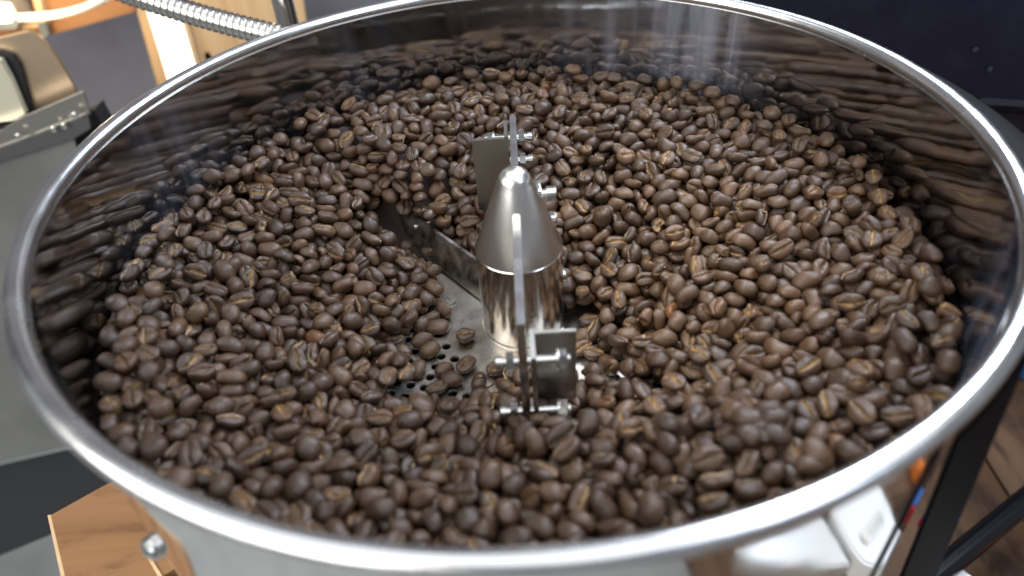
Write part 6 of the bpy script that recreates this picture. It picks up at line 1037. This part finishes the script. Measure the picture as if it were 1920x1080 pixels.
for i in range(1, 71):
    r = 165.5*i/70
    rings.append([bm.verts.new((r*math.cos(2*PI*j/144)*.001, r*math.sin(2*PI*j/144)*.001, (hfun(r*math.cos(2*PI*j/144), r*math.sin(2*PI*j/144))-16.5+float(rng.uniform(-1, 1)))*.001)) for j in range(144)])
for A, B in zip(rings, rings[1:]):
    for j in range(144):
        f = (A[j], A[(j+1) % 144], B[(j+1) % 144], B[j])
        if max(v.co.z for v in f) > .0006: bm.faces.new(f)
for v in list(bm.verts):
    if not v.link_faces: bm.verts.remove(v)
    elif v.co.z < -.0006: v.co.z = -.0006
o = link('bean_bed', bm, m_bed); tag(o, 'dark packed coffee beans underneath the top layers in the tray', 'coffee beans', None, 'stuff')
# ------------------------------------------------------------------ room behind and around
def slab(name, pix, fn, off, m, parent=None, bev=0.):
    P_ = [fn(x, y) for x, y in pix]
    if isinstance(off, float): off = (sum(P_, Vector())/len(P_)-CAM).normalized()*off
    bm = bmesh.new(); prism(bm, P_, off, bev); return link(name, bm, m, parent)
# back wall and floor
bm = bmesh.new(); box(bm, (0, .86, .3), (6, .1, 3.2)); o = link('wall', bm, m_room); tag(o, 'plain grey plaster wall of the room behind the machines', 'wall', None, 'structure')
bm = bmesh.new(); box(bm, (0, 0, -.95), (6, 6, .1)); o = link('floor', bm, m_conc); tag(o, 'pale concrete floor of the room', 'floor', None, 'structure')
Y1 = .60
fy = lambda Y: (lambda x, y: ony(x, y, Y))
# stained timber beam with its thin battens
beam = slab('beam', [(-60, -60), (260, -60), (252, 22), (92, 66), (-60, 108)], fy(Y1), (0, .05, 0), m_beam)
tag(beam, 'orange brown timber beam crossing the wall at the top left', 'beam')
slab('batten', [(58, -20), (68, -20), (88, 44), (72, 48)], fy(Y1-.012), (0, .011, 0), m_stud, beam)
slab('batten', [(40, 44), (84, 41), (86, 50), (42, 56)], fy(Y1-.014), (0, .011, 0), m_stud, beam)
slab('bracket', [(70, 46), (84, 42), (92, 66), (80, 72)], fy(Y1-.016), (0, .006, 0), m_cab, beam)
# lit lamp in its frame
lm = slab('wall_lamp', [(-30, -4), (20, 3), (38, 36), (30, 54), (-30, 60)], fy(Y1-.04), (0, .03, 0), m_cab)
tag(lm, 'small lit warm white lamp at the top left corner', 'lamp')
slab('diffuser', [(-30, 8), (14, 10), (26, 34), (20, 42), (-30, 46)], fy(Y1-.045), (0, .005, 0), m_lamp, lm)
ll = bpy.data.lights.new('wall_lamp_light', 'POINT'); ll.energy = 0.7; ll.color = (1.0, .82, .55); ll.shadow_soft_size = .02
lo = bpy.data.objects.new('wall_lamp_light', ll); COL.objects.link(lo); lo.location = ony(12, 26, Y1-.09)
# pale conduit
bm = bmesh.new(); pts = []
for k in range(13):
    t = k/12; pts.append(ony(36+150*t+12*t*t, 33-6*t-31*t**3, Y1-.05))
tube(bm, pts, .0042, 12); o = link('conduit', bm, m_pipe); tag(o, 'pale curved conduit running along the orange brown beam', 'conduit')
# pine studs with the bright gap between them
o = slab('pine_stud', [(248, -10), (266, -10), (318, 160), (330, 200), (316, 210), (297, 165)], fy(Y1-.02), .05, m_stud)
tag(o, 'narrow pale pine stud left of the bright window gap', 'stud')
o = slab('window_pane', [(250, -20), (330, -20), (384, 150), (382, 220), (330, 220), (316, 158)], fy(Y1+.004), .006, m_window)
tag(o, 'bright overexposed window pane between the pine studs', 'window')
post = slab('pine_post', [(322, -20), (566, -20), (577, 60), (560, 160), (400, 220), (378, 150)], fy(Y1-.03), .09, m_stud)
tag(post, 'wide pine post with knot behind the flexible metal hose', 'post')
slab('bark_edge', [(323, -20), (331, -20), (381, 150), (377, 160)], fy(Y1-.034), (0, .004, 0), m_plyedge, post)
kn = ony(391, 108, Y1-.03); bm = bmesh.new(); lathe(bm, [(0, 0), (.004, 0), (.0055, -.002), (0, -.002)], 12, Matrix.Translation(kn) @ Matrix.Rotation(PI/2, 4, 'X') @ Matrix.Scale(1.7, 4, (0, 1, 0))); link('knot', bm, m_gap, post)
# steel pole
bm = bmesh.new(); A = ony(536, 30, .26); tube(bm, [A+Vector((0, 0, .25)), A-Vector((0, 0, .6))], .0072, 24)
o = link('steel_pole', bm, m_pol); tag(o, 'upright chrome pole behind the rear rim', 'pole')
# flexible interlocked metal hose
A = ony(150, -36, .25); B = ony(560, 88, .22); bm = bmesh.new(); d = B-A; L = d.length; pit = .0043; n = int(L/pit)
pts, rr = [], []
for k in range(n):
    s = k*pit
    for u, r in ((0, .0064), (.10, .0076), (.30, .0076), (.40, .0064), (.92, .0066)):
        sag = -.003*math.sin(PI*(s+u*pit)/L); pts.append(A+d*((s+u*pit)/L)+Vector((0, 0, sag+.004))); rr.append(r)
tube(bm, pts, .008, 24, rr); hose = link('flexible_hose', bm, m_zinc, None, 30); tag(hose, 'ribbed flexible silver metal hose crossing the pine post', 'hose')
# second machine at the left: warm drum front, steel hopper edge, grey cabinet, dark plinth
lmch = empty('roasting_machine', (-.36, .30, -.3)); tag(lmch, 'grey sheet metal machine with warm reflecting rounded drum at the left', 'machine')
YL = .34
drum = slab('drum', [(-80, 80), (0, 67), (40, 57), (56, 55), (70, 60), (84, 72), (99, 90), (114, 112), (129, 137), (143, 163), (154, 190), (163, 215), (170, 238), (174, 262), (60, 330), (-80, 360)], fy(YL), .10, m_drum, lmch, .002)
slab('drum_door', [(-60, 92), (0, 97), (22, 103), (36, 122), (48, 165), (62, 216), (40, 240), (-60, 262)], fy(YL-.004), (0, .003, 0), m_gap, lmch)
slab('sight_panel', [(-60, 96), (0, 114), (20, 150), (47, 214), (40, 224), (-60, 236)], fy(YL-.012), (0, .006, 0), mat('polished_panel', (.85, .80, .60), .3, .6), lmch)
slab('hopper_top', [(-60, 262), (0, 244), (46, 216), (158, 168), (172, 216), (60, 262), (-60, 300)], fy(YL-.03), .02, mat('dull_steel', (.50, .48, .42), .25, .9), lmch, .001)
slab('hopper_front', [(-60, 292), (0, 276), (60, 254), (166, 212), (172, 240), (136, 262), (60, 286), (-60, 322)], fy(YL-.034), .02, mat('dark_steel', (.22, .22, .21), .3, .85), lmch, .001)
slab('cabinet_gap', [(132, 238), (176, 206), (200, 250), (196, 300), (150, 300)], fy(YL-.002), (0, .02, 0), m_gap, lmch)  # solid dark slab, the shade of the gap put into its colour
for x, y in ((34, 256), (100, 242), (140, 216), (120, 236)):
    bm = bmesh.new(); lathe(bm, [(0, -.002), (.0024, -.001), (.0024, .001), (0, .002)], 12, Matrix.Translation(ony(x, y, YL-.037)) @ Matrix.Rotation(PI/2, 4, 'X')); link('rivet', bm, m_zinc, lmch)
slab('cabinet', [(-140, 330), (0, 288), (138, 246), (150, 300), (260, 560), (330, 800), (130, 838), (0, 868), (-140, 900)], fy(YL-.03), .20, m_cab, lmch, .001)
slab('plinth', [(-140, 904), (0, 871), (130, 841), (330, 802), (420, 1010), (130, 1070), (0, 1100), (-140, 1130)], fy(YL+.0), .15, mat('dark_rubber', (.022, .024, .028), .6), lmch)
# small black box on the floor at the lower left
o = slab('floor_mat', [(-80, 1062), (0, 1042), (102, 1000), (150, 1100), (140, 1200), (-80, 1200)], lambda x, y: onz(x, y, -.38), (0, 0, -.02), m_cab)
tag(o, 'pale grey ledge at the bottom left corner below the dark plinth', 'ledge')
# plywood board below the tray
ZB = -.055
fb = lambda x, y: onz(x, y, ZB)
board = slab('plywood_board', [(95, 966), (194, 911), (300, 860), (420, 900), (420, 1010), (305, 1080), (350, 1160), (150, 1200)], fb, (0, 0, -.012), m_ply)
tag(board, 'warm brown plywood board with pale cut edge under the tray at the left', 'board')
slab('cut_edge', [(89, 966), (95, 965), (151, 1200), (141, 1204)], lambda x, y: onz(x, y, ZB-.0008), (0, 0, -.011), m_plyedge, board)
slab('cut_edge', [(270, 1036), (277, 1036), (354, 1160), (345, 1164)], lambda x, y: onz(x, y, ZB+.0006), (0, 0, -.004), m_plyedge, board)
# black roaster body behind and to the right, with the collar that follows the tray
m_lighter_black = mat('lighter_black', (.035, .04, .05), .4)
rb = empty('roaster_body', (.3, .3, 0)); tag(rb, 'black enamelled roaster body behind the right side of the tray', 'roaster')
slab('body_panel', [(1230, -220), (2500, -220), (2500, 240), (1960, 205), (1850, 196), (1840, 190), (1700, 160), (1560, 120), (1230, 60)], fy(.235), (.02, .35, 0), m_black, rb, .002)
slab('lower_panel', [(1560, 124), (1838, 198), (1846, 204), (2500, 250), (2500, 900), (1990, 640), (1880, 420), (1700, 260)], fy(.26), (.02, .3, 0), m_black, rb, .002)
bm = bmesh.new(); n = 60; V = []
prof = [(.1795, .079), (.1860, .082), (.1940, .081), (.1940, .060), (.1795, .058)]
rg = []
for k in range(n+1):
    a = math.radians(-14+100*k/n); rg.append([bm.verts.new((r*math.cos(a), r*math.sin(a), z)) for r, z in prof])
for A, B in zip(rg, rg[1:]):
    for k in range(5): bm.faces.new((A[k], A[(k+1) % 5], B[(k+1) % 5], B[k]))
bm.faces.new(rg[0]); bm.faces.new(rg[-1]); link('collar', bm, m_matt, rb, 40)
for x, y in ((1829, 93), (1856, 130)):
    bm = bmesh.new(); lathe(bm, [(0, -.0009), (.0018, -.0006), (.0018, .0006), (0, .0009)], 12, Matrix.Translation(ony(x, y, .2335)) @ Matrix.Rotation(PI/2, 4, 'X')); link('rivet', bm, m_lighter_black, rb)
slab('edge_highlight_strip', [(1838, 188), (1852, 186), (2400, 222), (2400, 229), (1846, 196)], fy(.2325), (0, .002, 0), m_lighter_black, rb)  # lighter strip: highlight along the panel edge put into its colour
# black strut and tube at the lower right, planks below
ft = lambda x, y: onpl(x, y, (.150, -.112, 0), (-.35, .94, 0))
leg = slab('black_strut', [(1797, 822), (1832, 789), (1864, 750), (1893, 712), (1934, 664), (1762, 1066), (1728, 1160), (1660, 1160)], ft, (.001, .003, 0), m_matt, None, .0006)
tag(leg, 'broad black strut slanting down from the right rim', 'strut')
bm = bmesh.new(); tube(bm, [onz(1700, 1122, -.215), onz(2050, 834, -.215)], .0075, 20); o = link('black_tube', bm, m_gloss); tag(o, 'thin glossy black tube above the dark planks at the lower right corner', 'tube')
bm = bmesh.new()
x0, x1 = .17, .80
floorp = empty('plank_table', (.45, 0, -.25)); tag(floorp, 'dark worn wooden planks below the right side of the tray', 'table')
for k in range(4):
    bm = bmesh.new(); box(bm, (.255+.171*k, -.05, -.262), (.169, 1.1, .022), None, .0012); link('plank', bm, m_floorwood, floorp)
bm = bmesh.new(); c = onz(1925, 706, -.25)
lathe(bm, [(0, -.25), (.042, -.25), (.045, -.244), (.046, -.20), (.040, -.19), (.0, -.189)], 40, Matrix.Translation((c.x+.030, c.y+.02, 0)))
blu = link('blue_tub', bm, m_blue); tag(blu, 'bright blue plastic tub at the right edge behind the black strut', 'tub')
bm = bmesh.new(); lathe(bm, [(0, -.1888), (.024, -.1888), (.022, -.178), (0, -.176)], 30, Matrix.Translation((c.x+.030, c.y+.02, 0))); link('lid_knob', bm, m_zinc, blu)
# things lying on the planks that the outside of the tray mirrors
zt = -.2506
def flat(name, pts, h, m, parent=None, z=zt, bev=.002):
    bm = bmesh.new(); prism(bm, [Vector((x*.001, y*.001, z)) for x, y in pts], (0, 0, h), bev); return link(name, bm, m, parent)
W = flat('scale', [(295, -185), (345, -142), (312, -79), (254, 0), (238, -20), (262, -94), (280, -141)], .03, m_white); tag(W, 'white plastic device with silver button seen mirrored in the lower right tray wall', 'device')
flat('button', [(284, -121), (303, -96), (289, -77), (276, -98)], .006, m_zinc, W, zt+.0305, .001)
H_ = flat('metal_scoop', [(236, -245), (286, -194), (278, -157), (263, -116), (248, -186), (200, -270)], .028, mat('pale_aluminium', (.75, .75, .73), .3, .7)); tag(H_, 'pale aluminium scoop beside the white device, mirrored in the tray wall', 'scoop')
O_ = flat('orange_clip', [(380, -60), (372, -35), (340, -10), (352, -35)], .02, m_orange); tag(O_, 'orange plastic clip mirrored in the right side of the tray wall', 'clip')
bm = bmesh.new(); tube(bm, [(.149, -.096, -.029), (.160, -.0895, -.033)], .0042, 16); pen = link('pen', bm, m_blue); tag(pen, 'blue marker pen with red end tucked behind the black strut', 'pen')
bm = bmesh.new(); tube(bm, [(.147, -.098, -.029), (.1497, -.0963, -.0299)], .0043, 16); link('pen_end', bm, m_red, pen)
